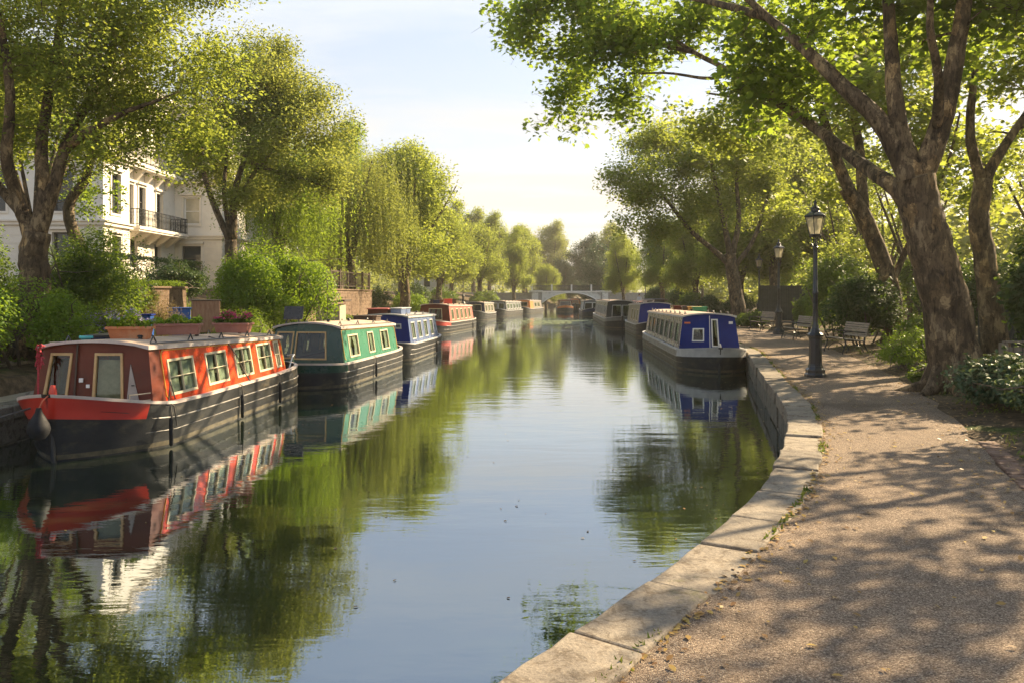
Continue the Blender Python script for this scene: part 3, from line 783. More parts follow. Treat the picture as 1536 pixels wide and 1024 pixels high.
    if detail >= 1:
        # roof furniture fixed to the boat: fairleads, handrails, vents
        fl = MB()
        for sg in (1, -1):
            n_ = max(3, int((s1-s0)/1.05))
            for i in range(n_):
                s = s0+.5+(s1-s0-.8)*i/(n_-1); x = sg*(wt-.13); z = hcab(s)+.06
                if detail >= 2:
                    fl.tube([(x, s-.10, z), (x, s, z+.11), (x, s+.10, z)], .012, 5); fl.tube([(x, s, z+.11), (x-sg*.05, s, z)], .01, 5)
                else: fl.box(x-.02, x+.02, s-.09, s+.09, z-.01, z+.07)
            fl.tube([(sg*(wt-.02), s, hcab(s)+.072) for s in np.linspace(s0+.2, s1-.2, 6)], .012, 5)
        fl.build('roof_fitting', M_BLACK, root)
        for s in np.linspace(s0+.9, s1-.9, 2 if detail < 2 else 3):
            MB().lathe([(.035, 0), (.035, .04), (.055, .05), (.04, .075), (.0, .08)], (.25, float(s), hcab(s)+cambr+.02), 12).build('roof_vent', M_BLACK, root, smooth=True)
    if rail:
        for sg in (1, -1):
            rl = MB()
            for zz in (.10, .20):
                rl.tube([(sg*(wb-.02), s0-.05, g0+zz), (sg*(hwid(s0-.35)-.04), s0-.35, g0+zz)], .009, 5)
            rl.tube([(sg*(hwid(s0-.35)-.04), s0-.35, g0-.05), (sg*(hwid(s0-.35)-.04), s0-.35, g0+.22)], .009, 5)
            rl.build('bow_rail', M_STRAKE, root)
    if sternwell and detail >= 1:
        t = MB(); sy = Ln-.22; gz_ = gun_z(sy)
        t.tube([(0, sy, gz_-.15), (0, sy, gz_+.30), (0, sy-.12, gz_+.36), (0, sy-.42, gz_+.34)], [.028, .028, .024, .02], 8); t.build('tiller', c.get('tiller', M_BRASS), root, smooth=True)
    return root
# ------------------------------------------------------------------ paints
P_RED = pm('vermilion_paint', (.64,.052,.012), (.74,.085,.02), .28, 1.5, 4, .06, 6, coat=.2, dirt=(.36,.045,.02), dscale=2.4)
P_MAROON = pm('maroon_paint', (.10,.020,.010), (.15,.032,.014), .45, 2, 6, .15, 20, coat=0, spec=.3, dirt=(.07,.03,.02))
P_BOWRED = pm('bow_red_paint', (.58,.04,.025), (.66,.06,.035), .35, 2, 5, .05, 10, coat=.2)
P_GREEN = pm('green_paint', (.05,.19,.12), (.075,.24,.155), .3, 2, 5, .06, 8, coat=.15)
P_DGREEN = pm('deep_green_paint', (.006,.04,.026), (.01,.06,.038), .3, 2, 5, .06, 8, coat=.12)
P_BLUE = pm('royal_blue_paint', (.002,.016,.16), (.003,.024,.20), .5, 2, 5, .06, 8, spec=.2)
P_NAVY = pm('navy_paint', (.008,.015,.05), (.012,.022,.07), .4, 2, 5, spec=.3)
P_GREY = pm('silver_grey_paint', (.15,.15,.155), (.22,.215,.21), .28, 1.5, 5, .05, 8, coat=.12)
P_BGREY = pm('blue_grey_paint_and_sheen', (.12,.16,.29), (.18,.23,.37), .28, 1.5, 5, .05, 8, coat=.12)  # sky reflection on the boat's sides put into the colour; plain paint on the box
P_PINK = pm('salmon_paint', (.38,.12,.095), (.46,.17,.13), .4, 2, 5)
P_SLATE = pm('slate_paint', (.10,.105,.11), (.15,.155,.16), .4, 2, 5)
P_TAUPE = pm('taupe_paint', (.20,.175,.15), (.27,.235,.205), .4, 2, 5)
P_ORANGE = pm('orange_paint', (.62,.20,.05), (.7,.26,.08), .4, 2, 5)
P_DARKW = pm('dark_brown_wood', (.05,.03,.02), (.09,.055,.035), .6, 3, 5, .2, 20)
M_ALU = pm('aluminium', (.55,.54,.52), (.65,.64,.62), .35, 6, metal=.8)

# ------------------------------------------------------------------ the boats
RA = math.atan(.05)
red = narrowboat('red narrowboat with maroon cabin front, red bow and flower troughs on its roof', (-6.15, 10.72), RA, 7.75, 2.06, dict(side=P_RED, front=P_MAROON), (.86, 6.62), (1.47, 1.31),
    wins=[(1.47,2.28),(2.80,3.58),(4.02,4.75),(5.13,5.85),(6.12,6.34)], wz=(.76,1.23), front=[(-.72,-.42,.76,1.36,'window'),(.04,.44,.74,1.36,'window',(0,0))],
    g0=.64, rise=.30, Lb=1.3, Ls=.95, side2=(1.26, P_MAROON), bowpanel=(None, .80, P_BOWRED), lines=True, bars=(1,1), ffm=M_TANF, rail=True, detail=2, cambr=.08, vee=.42)
MB().prism([(.52,.66),(.72,.66),(.545,1.24)], lambda a, b: Vector((a, .86+.10*max(0,(b-.62)/.85)-.003, b)), lambda a, b: Vector((a, .86+.10*max(0,(b-.62)/.85)-.016, b))).build('side_flap', pm('weathered_panel', (.30,.26,.23), (.38,.33,.29), .7), red)
MB().hexa([(.03,.93,.72),(.45,.93,.72),(.45,.95,.72),(.03,.95,.72),(.03,.99,1.30),(.45,.99,1.30),(.45,1.01,1.30),(.03,1.01,1.30)]).build('curtain', pm('beige_blind', (.42,.33,.22), (.62,.50,.36), .9, 7, 5, .3, 12), red)
MB().box(.585, .625, .865, .878, .93, .945).build('handle', M_BLACK, red)
green = narrowboat('green narrowboat with cream framed windows and a black solar panel on its roof', (-5.15, 18.75), math.atan(.125), 6.5, 2.15, dict(side=P_GREEN, front=P_DGREEN), (.75, 5.75), (1.42, 1.33),
    wins=[(1.35,2.05),(2.95,3.40),(4.15,4.85)], wz=(.72,1.20), front=[(-.84,-.42,.72,1.30,'door'),(-.28,.50,.70,1.30,'window')], g0=.60, rise=.06, Lb=.75, Ls=.8, side2=(.88, P_DGREEN), lines=True, hullup=None, detail=2, bowpanel=(None, .74, P_DGREEN), cambr=.12, inset=.08, ffm=M_TANF)
blue = narrowboat('blue ended narrowboat with sky sheen coloured into its blue grey sides and storage boxes on its roof', (-4.45, 26.5), math.atan(.10), 6.3, 2.1, dict(side=P_BGREY, front=P_BLUE), (.7, 5.6), (1.47, 1.42),
    wins=[(1.1,1.6),(2.15,2.65),(3.2,3.7),(4.3,4.8)], wz=(.74,1.26), front=[(-.7,-.3,.8,1.28),(.45,.62,1.12,1.22)], g0=.60, rise=.12, Lb=.8, Ls=.8, detail=2, fmat=M_GUNG, gun=M_GUNG, roofcol=M_ROOFG, curtains=True)
pink = narrowboat('salmon pink narrowboat with open maroon cockpit and clutter on its roof', (-4.85, 44.6), math.atan(.17), 9.2, 2.15, dict(side=P_PINK, front=P_MAROON), (1.9, 8.2), (1.6, 1.5),
    wins=[(2.4,2.9),(3.6,4.1),(4.7,5.2),(5.8,6.3),(6.9,7.4)], wz=(.8,1.36), front=[(-.35,.45,.8,1.4)], g0=.66, rise=.2, Lb=1.6, detail=1, bowpanel=(None, 1.6, P_BOWRED), curtains=True)
grey1 = narrowboat('small grey narrowboat with a dark canvas front, beyond the pink one', (-3.45, 68.2), math.atan(.17), 6.5, 2.1, dict(side=P_TAUPE, front=P_NAVY), (1.2, 5.7), (1.5, 1.45), wins=[(1.7,2.3),(3,3.6),(4.3,4.9)], wz=(.8,1.3), front=[(-.6,.6,.85,1.35)], g0=.62, detail=1, gun=M_GUNG)
grey2 = narrowboat('dark nosed grey narrowboat with a row of white framed windows, near the lily patch', (-1.95, 80), math.atan(.30), 8.2, 2.1, dict(side=P_GREY, front=P_SLATE), (1.7, 7.4), (1.5, 1.45), wins=[(2.2,2.8),(3.3,3.9),(4.4,5),(5.5,6.1),(6.5,7)], wz=(.8,1.3), front=[(-.7,-.1,.8,1.35),(.1,.7,.8,1.35)], g0=.62, detail=1, fmat=M_WHITE, gun=M_GUNG)
orange = narrowboat('narrowboat with an orange fore cabin and dark wheelhouse, closest to the bridge', (.75, 90.5), math.atan(.26), 9, 2.15, dict(side=P_TAUPE, front=P_ORANGE), (1.8, 8), (1.55, 1.45), wins=[(4.2,5.2),(5.8,6.8)], wz=(.8,1.3), front=[(-.6,.6,.9,1.35)], side2=(3.6, P_ORANGE), g0=.62, detail=1, gun=M_GUNG)
mid = narrowboat('maroon and cream cruiser under way in front of the bridge arch', (6.9, 102), math.atan(.02), 7, 2.1, dict(side=P_MAROON, front=P_MAROON), (1.3, 6), (1.5, 1.45), wins=[(2,3),(3.6,4.6)], wz=(.8,1.3), front=[(-.75,.75,.82,1.36)], g0=.62, detail=1, fmat=M_CREAM, bowpanel=(None, 1.4, P_ORANGE))
beyond = narrowboat('orange narrowboat moored beyond the bridge, seen through its arch', (9.6, 121), math.atan(.02), 8, 2.1, dict(side=P_ORANGE, front=P_ORANGE), (1.3, 7), (1.55, 1.5), wins=[(2,3),(3.6,4.6)], wz=(.8,1.3), front=[(-.6,.6,.8,1.36)], g0=.62, detail=0)
# the far bank
r1 = narrowboat('royal blue fronted narrowboat with grey sides and a narrow white framed door', (5.92, 22.75), math.atan(.062), 12.2, 2.05, dict(side=P_GREY, front=P_BLUE), (1.55, 11.3), (1.56, 1.5),
    wins=[(1.95+1.28*i, 2.72+1.28*i) for i in range(7)], wz=(.78,1.34), front=[(-.50,-.20,.86,1.18,'window'),(.12,.27,.70,1.46,'door')], g0=.62, rise=.14, Lb=1.35, Ls=.9, detail=2, gun=M_GUNG, hullup=M_HULLG, fmat=P_TAUPE, ffm=M_WHITE, roofcol=M_ROOFT, bowpanel=(None, 1.3, M_GUNG), rail=True)
r2 = narrowboat('navy narrowboat with tools and bundles heaped on a short roof, behind the royal blue one', (7.55, 41), math.atan(.05), 8.5, 2.05, dict(side=P_TAUPE, front=P_BLUE), (1.3, 7.6), (1.72, 1.62), wins=[(2,2.6),(3.4,4),(4.8,5.4)], wz=(.85,1.4), front=[], g0=.66, rise=.25, detail=1, gun=M_GUNG)
r3 = narrowboat('silver grey narrowboat with a glazed wheelhouse at its near end', (7.25, 52.4), math.atan(.05), 17, 2.15, dict(side=P_GREY, front=M_BLACK), (1.5, 16), (1.75, 1.7), wins=[(2.2+1.55*i, 2.9+1.55*i) for i in range(9)], wz=(.85,1.45), front=[(-.55,.05,.75,1.5),(.2,.75,.75,1.5)], g0=.64, rise=.2, detail=1, gun=M_GUNG, hullup=M_HULLG, fmat=M_GUNG)
r4 = narrowboat('pale roofed narrowboat with slanted windscreen, last before the bridge on the path bank', (7.95, 78), math.atan(.05), 11, 2.1, dict(side=P_SLATE, front=P_SLATE), (1.5, 10), (1.6, 1.55), wins=[(2.2,3),(3.6,4.4),(5,5.8),(6.4,7.2)], wz=(.8,1.4), front=[(-.8,-.05,.8,1.4),(.05,.8,.8,1.4)], g0=.64, detail=1, gun=M_GUNG, fmat=M_WHITE, bowpanel=(None, 1.4, P_NAVY))
r5 = narrowboat('red roofed narrowboat double moored against the footpath', (9.75, 56), math.atan(.05), 13, 2.0, dict(side=P_MAROON, front=P_MAROON), (1.5, 12), (1.65, 1.6), wins=[(2.2,3),(4,4.8),(6,6.8)], wz=(.8,1.4), front=[(-.6,.6,.8,1.4)], g0=.64, detail=1, roofcol=pm('faded_red_roof', (.34,.14,.11), (.44,.2,.16), .7, 3))

def roof_z(boat_h, extra=.10): return boat_h+extra
def on_boat(root, x, y, z): return root.matrix_basis @ Vector((x, y, z))
bpy.context.view_layer.update()
def at_boat(root, x, y, z):
    a = root.rotation_euler.z; c, s_ = math.cos(a), math.sin(a)
    return Vector((root.location.x+c*x-s_*y, root.location.y+s_*x+c*y, z))

# details that belong to one boat
def front_bits(root, items):
    for name, x0, x1, z0, z1, y, m in items:
        MB().box(x0, x1, y-.02, y, z0, z1).build(name, m, root, bevel=.003)
front_bits(r1, [('orange_reflector', -.74, -.56, 1.36, 1.41, 1.63, pm('orange_plastic', (.8,.22,.05), None, .3)), ('nameplate', .60, .72, 1.35, 1.43, 1.63, M_WHITE)])
MB().tube([(0.02, 1.53, .62), (0.02, 1.62, 1.60)], .012, 6).build('mullion', M_WHITE, r1)
front_bits(red, [('notice', -.20, -.14, .98, 1.04, .885, M_WHITE), ('sticker', -.09, -.04, .90, .95, .88, M_WHITE)])
MB().tube([(-.26, .84, .62), (-.26, .94, 1.53)], .014, 6).build('mullion', P_DARKW, red)
# bow decoration of the red boat: red bound rope head on the stem
rd = random.Random(4)
b = MB(); b.tube([(-.70, .70, .8), (-.72, .74, 1.2), (-.72, .78, 1.5)], .014, 6)
for i in range(40):
    z = 1.20+.34*rd.random(); dx, dz = rd.uniform(-.05,.07), rd.uniform(-.05,.02); b.tube([(-.71, .76, z), (-.71+dx*.6, .74, z+.02), (-.71+dx, .74+rd.uniform(-.04,.04), z+dz)], .012, 4)
b.build('red_ribbon', pm('red_cloth', (.30,.02,.03), (.42,.04,.05), .8, 20), red)
# stern clutter of the red boat: rail hoop and folded bag
h = MB(); sy = 7.25
for sg in (1, -1):
    h.tube([(sg*.85, sy-.25, .6), (sg*.88, sy-.1, .86), (sg*.84, sy+.15, .9), (sg*.6, sy+.42, .86)], .018, 6)
h.build('stern_rail', M_WHITE, red, smooth=True)

# solar panel standing on the green boat
p_ = at_boat(green, -.55, 1.3, 1.52)
t = empty('solar_panel', p_, -math.atan(.125), 'black solar panel propped upright on the green narrowboat roof', 'solar panel')
MB().box(-.25, .25, -.02, .02, .10, .44, M=Matrix.Rotation(R(-12), 4, 'X')).build('panel', pm('panel_black', (.02,.02,.025), (.03,.03,.04), .3), t, bevel=.006)
s_ = MB()
for x in (-.15, .15): s_.tube([(x, 0, .12), (x, .22, 0)], .012, 5); s_.tube([(x, 0, .12), (x, 0, 0)], .014, 5)
s_.build('stand', M_BLACK, t)
def crate(name, label, cat, p, rz, sx_, sy_, sz_, m, lid=None, slats=0, group=None):
    t = empty(name, p, rz, label, cat, group); b = MB()
    if slats:
        n = slats; hh = sz_/n
        for i in range(n): b.box(-sx_/2, sx_/2, -sy_/2, sy_/2, i*hh+.004, (i+1)*hh-.004)
        b.box(-sx_/2+.01, sx_/2-.01, -sy_/2+.01, sy_/2-.01, 0, sz_-.005)
    else: b.box(-sx_/2, sx_/2, -sy_/2, sy_/2, 0, sz_)
    b.build('body', m, t, bevel=.01)
    if lid: MB().box(-sx_/2-.03, sx_/2+.03, -sy_/2-.03, sy_/2+.03, sz_+.001, sz_+.035).build('lid', lid, t, bevel=.008)
    return t
ga = -math.atan(.125)
crate('storage_box', 'low brown wooden box at the far end of the green narrowboat roof', 'box', at_boat(green, .15, 5.25, 1.43), ga, .7, .5, .16, P_DARKW, P_DARKW, 2)
crate('storage_box', 'faded red storage box on the blue ended narrowboat', 'box', at_boat(blue, -.35, 1.9, 1.56), ga, .7, 1.3, .17, P_MAROON, pm('red_lid', (.42,.1,.08), None, .6))
crate('storage_box', 'pale blue grey bundle box beside the red one on the blue ended narrowboat', 'box', at_boat(blue, .30, 1.9, 1.55), ga, .38, 1.3, .20, P_BGREY, M_GUNG)
for i, (x, y, s, m, lab) in enumerate([(-.1, 3.6, .45, P_MAROON, 'maroon crate nearest the cockpit on the pink narrowboat'), (.1, 4.6, .5, P_BOWRED, 'bright red crate in the middle of the pink narrowboat roof'), (-.2, 2.8, .4, P_NAVY, 'navy bundle at the front of the pink narrowboat roof'), (.0, 6, .42, P_DARKW, 'brown crate towards the stern of the pink narrowboat')]):
    nm = 'bundle' if 'bundle' in lab else 'crate'; crate(nm, lab, nm, at_boat(pink, x, y, 1.68), .2*i, s, s*1.3, .22+.05*(i % 2), m, m)
crate('toolbox', 'black toolbox on the roof of the navy narrowboat', 'toolbox', at_boat(r2, .1, 2.6, 1.79), .3, .7, 1.0, .2, M_BLACK, P_SLATE)
crate('bundle', 'cream bundle at the front edge of the navy narrowboat roof', 'bundle', at_boat(r2, -.3, 1.9, 1.79), .1, .5, .5, .14, M_GUN, M_GUN)
b = MB(); b.tube([(-.7, 0, 0), (0, .3, .06), (.5, .6, .08)], .04, 6)
tag(b.build('boathook', P_DARKW, loc=at_boat(r2, .3, 1.6, 1.88)), 'thick brown pole lying across the navy narrowboat roof', 'pole')
for i, (x, y, m, lab) in enumerate([(.2, 9.2, P_MAROON, 'maroon crate on the royal blue fronted narrowboat'), (.35, 7.8, M_BLACK, 'black folding crate on the royal blue fronted narrowboat'), (.5, 6.2, pm('green_plastic', (.03,.25,.12), None, .5), 'green crate on the royal blue fronted narrowboat'), (.45, 6.9, pm('amber_plastic', (.6,.3,.04), None, .5), 'amber crate on the royal blue fronted narrowboat')]):
    crate('crate', lab, 'crate', at_boat(r1, x, y, 1.63), -.1, .45, .5, .14, m, m)
crate('water_can', 'turquoise water can on the front of the red narrowboat roof', 'can', at_boat(red, -.38, 1.35, 1.53), .5, .13, .16, .06, pm('turquoise_plastic', (.03,.3,.36), None, .4), pm('turquoise_lid', (.05,.36,.4), None, .4))
t_ = crate('storage_box', 'dark folded tarpaulin box behind the orange flower trough on the red narrowboat', 'box', at_boat(red, -.50, 2.3, 1.51), -RA, .35, .9, .07, P_NAVY, M_BLACK)

# flower troughs on the red boat
def trough(label, p, rz, L_, m, kind, seed):
    t = empty('flower_trough', p, rz, label, 'flower trough', 'flower troughs on the red narrowboat'); b = MB(); w0, w1, h = .10, .15, .19
    b.hexa([(-L_/2+.04,-w0,0),(L_/2-.04,-w0,0),(L_/2-.04,w0,0),(-L_/2+.04,w0,0),(-L_/2,-w1,h),(L_/2,-w1,h),(L_/2,w1,h),(-L_/2,w1,h)])
    b.build('tub', m, t, bevel=.01)
    r_ = MB(); e = .018
    r_.box(-L_/2-e, L_/2+e, -w1-e, -w1+.012, h-.03, h+.012); r_.box(-L_/2-e, L_/2+e, w1-.012, w1+e, h-.03, h+.012)
    r_.box(-L_/2-e, -L_/2+.012, -w1+.013, w1-.013, h-.03, h+.012); r_.box(L_/2-.012, L_/2+e, -w1+.013, w1-.013, h-.03, h+.012)
    r_.build('rim', m, t, bevel=.004)
    MB().box(-L_/2+.02, L_/2-.02, -w1+.02, w1-.02, h-.02, h+.004).build('soil', M_SOIL, t)
    rng = np.random.default_rng(seed); n = 900 if kind != 'pink' else 1100
    hgt = {'lilac': .28, 'green': .17, 'pink': .24}[kind]
    x = rng.uniform(-L_/2, L_/2, n); y = rng.normal(0, w1*.55, n); z = h+hgt*rng.random(n)**.8*(1-.35*(np.abs(x)/(L_/2))**3)*(.7+.3*np.sin(x*17+seed))
    pts = np.stack([x*1.05, y*(1+1.2*(z-h)), z], 1)
    np_mesh('leaves', leaf_cloud(pts, .05, OVAL, rng, up=.3), len(OVAL), M_BUSH if kind != 'pink' else M_BUSH2, t)
    k = rng.integers(0, n, {'lilac': 420, 'green': 60, 'pink': 950}[kind]); q = pts[k]+np.array((0, 0, .03)); q = q[q[:, 2] > h+hgt*.35]
    np_mesh('blossoms', leaf_cloud(q, .045 if kind == 'pink' else .036, OVAL, rng, up=.6), len(OVAL), {'lilac': M_PURP, 'green': M_BUSH, 'pink': M_PINK}[kind], t)
    return t
trough('orange terracotta trough of lilac flowers nearest the bow of the red narrowboat', at_boat(red, .06, 1.82, 1.55), R(8), .62, M_TERRA, 'lilac', 1)
trough('dusty red trough of leafy green plants in the middle of the red narrowboat roof', at_boat(red, .02, 3.5, 1.535), R(12), .76, M_MAUVE, 'green', 2)
trough('dusty red trough of pink flowers nearest the stern of the red narrowboat', at_boat(red, .33, 5.2, 1.49), R(-4), .70, M_MAUVE, 'pink', 3)

# fenders and lines
def fender(label, root, x, y, z0, z1, grp='rope slung fenders on the hulls'):
    t = empty('fender', at_boat(root, x, y, 0), root.rotation_euler.z, label, 'fender', grp)
    MB().lathe([(.012, z0-.05), (.030, z0-.03), (.034, (z0+z1)/2*.9), (.030, z0+(z1-z0)*.66), (.012, z0+(z1-z0)*.7)], (.04, 0, 0), 10).build('bumper', M_RUBBER, t, smooth=True)
    MB().tube([(.05, 0, z0+(z1-z0)*.68), (.03, 0, z1), (-.04, 0, z1+.02)], .012, 5).build('strap', M_ROPE, t)
for s, l in ((1.05, 'black fender by the first window of the red narrowboat'), (3.75, 'black fender amidships on the red narrowboat'), (5.75, 'black fender near the stern of the red narrowboat')): fender(l, red, 1.05, s, .08, .62)
fender('black fender hanging amidships on the green narrowboat', green, 1.10, 2.9, .1, .58)
fender('black fender near the far end of the blue ended narrowboat', blue, 1.08, 4.4, .1, .55)
fender('black fender on the side of the pink narrowboat', pink, 1.10, 7.2, .1, .6)
t = empty('bow_fender', at_boat(red, .0, -.34, 0), -RA, 'large black teardrop fender hanging from the bow of the red narrowboat', 'fender')
MB().lathe([(.02,.36),(.08,.38),(.125,.44),(.14,.50),(.125,.57),(.085,.65),(.045,.72),(.03,.78)], (0, 0, 0), 20).build('bulb', M_RUBBER, t, smooth=True)
MB().tube([(0,0,.76),(0.01,.06,.86),(.03,.17,.93)], .010, 6).build('lashing', pm('orange_rope', (.5,.12,.06), None, .8), t)
l = MB(); f_ = lambda x, y, z: at_boat(red, x, y, z)
l.tube([f_(.55, 3.55, 1.5), f_(.80, 3.75, 1.40), f_(.90, 4.0, 1.1), f_(.93, 4.25, .8), f_(1.02, 4.3, .64)], .011, 5)
tag(l.build('mooring_line', M_ROPE), 'dark rope running from the roof edge down the red narrowboat side', 'rope')
l = MB(); l.tube([f_(1.0, 1.15, .66), f_(.95, 1.3, .95), f_(.98, 1.4, .68)], .010, 5); l.tube([f_(1.0, 1.15, .66), f_(1.06, 1.2, .60), f_(1.08, 1.25, .3)], .012, 5)
tag(l.build('mooring_line', M_ROPE), 'dark rope looped at the front corner of the red narrowboat cabin', 'rope')
l = MB(); a = f_(.0, .25, .84); e = Vector((lb(9.2)-.8, 9.2, .56)); l.tube([a, (a+e)/2-Vector((0,0,.25)), e], .014, 6)
tag(l.build('mooring_line', M_ROPE), 'slack rope tying the red narrowboat bow to the towpath', 'rope')
l = MB(); l.tube([at_boat(r1, .95, .9, .66), Vector((rb(22.3)-.1, 22.3, .5)), Vector((rb(21.5)+.3, 21.5, .61))], .014, 6)
tag(l.build('mooring_line', M_ROPE), 'rope tying the royal blue fronted narrowboat to the stone coping', 'rope')

# ------------------------------------------------------------------ street lamps
M_IRON = pm('lamp_black_iron', (.012,.014,.017), (.022,.025,.03), .32, 12, 4, .1, 60, coat=.12)
M_LGLASS = glassmat('lantern_glass', (.9,.88,.8), opacity=.42, ocol=(.85,.78,.6))
M_MANTLE = pm('lamp_mantle', (.75,.7,.55), None, .6)
def lamp_proto(label):
    t = empty('street_lamp', (0,0,0), 0, label, 'street lamp', 'cast iron lamps along the footpath')
    b = MB(); b.lathe([(.225,0),(.225,.06),(.20,.09),(.20,.16),(.165,.20),(.15,.24)], n=8, ph=R(22.5))
    b.lathe([(.15,.24),(.135,.28),(.13,.80),(.135,.84),(.16,.86),(.165,.90),(.12,.95),(.10,1.0)], n=8, ph=R(22.5))
    b.build('base', M_IRON, t, bevel=.006)
    p = MB(); p.lathe([(.10,1.0),(.07,1.05),(.075,1.09),(.055,1.13),(.052,1.2),(.05,1.75),(.062,1.77),(.062,1.81),(.05,1.83),(.045,2.6),(.042,2.72),(.06,2.74),(.06,2.78),(.04,2.80),(.035,2.86)], n=16)
    p.build('post', M_IRON, t, smooth=True)
    y = MB()
    for k in range(4):
        a = math.pi/4+k*math.pi/2; c, s = math.cos(a), math.sin(a)
        y.tube([(c*.03, s*.03, 2.78), (c*.09, s*.09, 2.86), (c*.085, s*.085, 2.95), (c*.125, s*.125, 3.01)], .011, 6)
    y.tube([(0,0,2.8),(0,0,3.0)], .016, 6); y.lathe([(.05,2.98),(.14,3.0),(.145,3.02),(.12,3.03)], n=6)
    y.build('bracket', M_IRON, t, smooth=True)
    g = MB(); f = MB(); n = 6
    z0, z1, r0, r1_ = 3.04, 3.42, .125, .215
    for k in range(n):
        a0, a1 = 2*math.pi*k/n, 2*math.pi*(k+1)/n
        q = [(r0*math.cos(a0), r0*math.sin(a0), z0), (r0*math.cos(a1), r0*math.sin(a1), z0), (r1_*math.cos(a1), r1_*math.sin(a1), z1), (r1_*math.cos(a0), r1_*math.sin(a0), z1)]
        g.add(q, [(0,1,2,3)]); f.tube([q[0], q[3]], .010, 5); f.tube([q[3], q[2]], .012, 5); f.tube([q[0], q[1]], .010, 5)
    g.build('glass', M_LGLASS, t); f.build('lantern_frame', M_IRON, t)
    MB().lathe([(.01,3.05),(.02,3.08),(.035,3.2),(.03,3.28),(.01,3.32)], n=10).build('bulb', M_MANTLE, t, smooth=True)
    r_ = MB(); r_.lathe([(.235,3.42),(.24,3.44),(.225,3.455),(.16,3.50),(.105,3.53),(.10,3.535)], n=6)
    r_.lathe([(.10,3.53),(.085,3.55),(.085,3.60),(.095,3.61),(.06,3.64),(.03,3.66),(.025,3.70),(.04,3.72),(.03,3.75),(.008,3.79)], n=12)
    r_.build('lantern_roof', M_IRON, t, bevel=.003)
    return t
lp = lamp_proto('tall black lamp nearest to us, standing on the footpath beside the first bench'); lp.location = (6.32, 16.6, .545); lp.scale = (.97,)*3
for x, y, s, rz, lab in ((11.45, 34.2, 1.08, .3, 'black lamp between the two middle benches'), (15.2, 49, 1.08, .1, 'dim black lamp before the dark screen fence'), (15.4, 92, 1.1, 0, 'far lamp with a white lantern among the trees beside the footpath'), (-5.4, 88, 1.0, .2, 'small far lamp on the bank above the moored grey narrowboats')):
    c = copy_tree(lp); c.location = (x, y, gz(x, y)); c.scale = (s,)*3; c.rotation_euler.z = rz; c['label'] = lab

# ------------------------------------------------------------------ benches
M_SLAT = pm('weathered_slat', (.22,.18,.14), (.33,.28,.22), .7, 4, 6, .35, 50, stretch=(1,8,8))
def bench_proto(label):
    t = empty('park_bench', (0,0,0), 0, label, 'bench', 'slatted benches facing the canal')   # faces -y locally, length on x
    s = MB()
    for i in range(5): y = -.24+i*.105; z = .43-.012*i; s.box(-.78, .78, y, y+.085, z, z+.028)
    s.build('seat', M_SLAT, t, bevel=.005)
    b = MB()
    for i in range(6):
        z = .50+i*.068; y = .29+.25*(z-.45)
        b.box(-.78, .78, -.012, .012, 0, .055, M=Matrix.Translation((0, y, z)) @ Matrix.Rotation(R(-14), 4, 'X'))
    b.build('backrest', M_SLAT, t, bevel=.005)
    for x in (-.66, .66):
        l = MB()
        l.tube([(x,-.30,0),(x,-.32,.06),(x,-.25,.22),(x,-.22,.38),(x,-.26,.42)], .02, 6)
        l.tube([(x,.40,0),(x,.42,.08),(x,.32,.25),(x,.30,.42),(x,.34,.60),(x,.43,.90)], .02, 6)
        l.tube([(x,-.26,.41),(x,.0,.40),(x,.31,.38)], .018, 6)
        a = [(x, .04+.24*math.cos(k*math.pi/8), .06+.22*math.sin(k*math.pi/8)) for k in range(9)]; l.tube(a, .015, 6)
        l.tube([(x,-.26,.41),(x,-.30,.52),(x,-.29,.62),(x,-.20,.66),(x,.05,.64),(x,.34,.62)], .018, 6)
        l.build('leg', M_IRON, t, smooth=True)
    return t
bn = bench_proto('nearest slatted bench, to the right of the tall lamp against the hedge'); bn.location = (9.75, 23.4, gz(9.75, 23.4)); bn.rotation_euler.z = R(-90)
for x, y, rz, lab in ((10.75, 30.2, -91, 'slatted bench half behind the tall black lamp post'), (11.75, 37.6, -85, 'slatted bench with the second lamp at its end'), (12.55, 44.5, -84, 'most distant slatted bench, beneath the forked tree')):
    c = copy_tree(bn); c.location = (x, y, gz(x, y)); c.rotation_euler.z = R(rz); c['label'] = lab

# ------------------------------------------------------------------ fences and walls
M_WALLB = stone_mat('brown_wall', (.17,.11,.07), (.27,.185,.12), (.5,.45,.4), rnd=False)
M_FENCE = pm('fence_timber', (.14,.11,.08), (.24,.19,.14), .85, 5, 7, .5, 40, stretch=(4,4,.6))
M_SCREEN = pm('dark_screen', (.02,.024,.022), (.04,.045,.04), .8, 4, 5)
def board_fence(label, a, b_, h, m, cap=True, name='timber_fence', gap=.012):
    a, b_ = Vector((*a, 0)), Vector((*b_, 0)); Lh = (b_-a).length; t = empty(name, (a.x, a.y, gz(a.x, a.y)), math.atan2(b_.y-a.y, b_.x-a.x), label, 'fence')
    p = MB(); n = int(Lh/.13); rr = random.Random(int(Lh*100))
    for i in range(n): x = i*Lh/n; p.box(x+gap/2, x+Lh/n-gap/2, -.012, .012, .05, h+rr.uniform(-.015, .015))
    p.box(0, Lh, .013, .05, .25, .32); p.box(0, Lh, .013, .05, h*.72, h*.72+.07)
    p.build('boards', m, t)
    for i in range(int(Lh/1.8)+1): MB().box(i*1.8-.05, i*1.8+.05, -.035, .07, 0, h+.07).build('post', m, t, bevel=.006)
    if cap: MB().box(0, Lh, -.05, .06, h+.075, h+.10).build('rail', m, t, bevel=.004)
    return t
board_fence('short brown timber fence behind the glossy shrubs under the dark creeper', (7.75, 12.55), (11.5, 12.2), .78, M_FENCE)
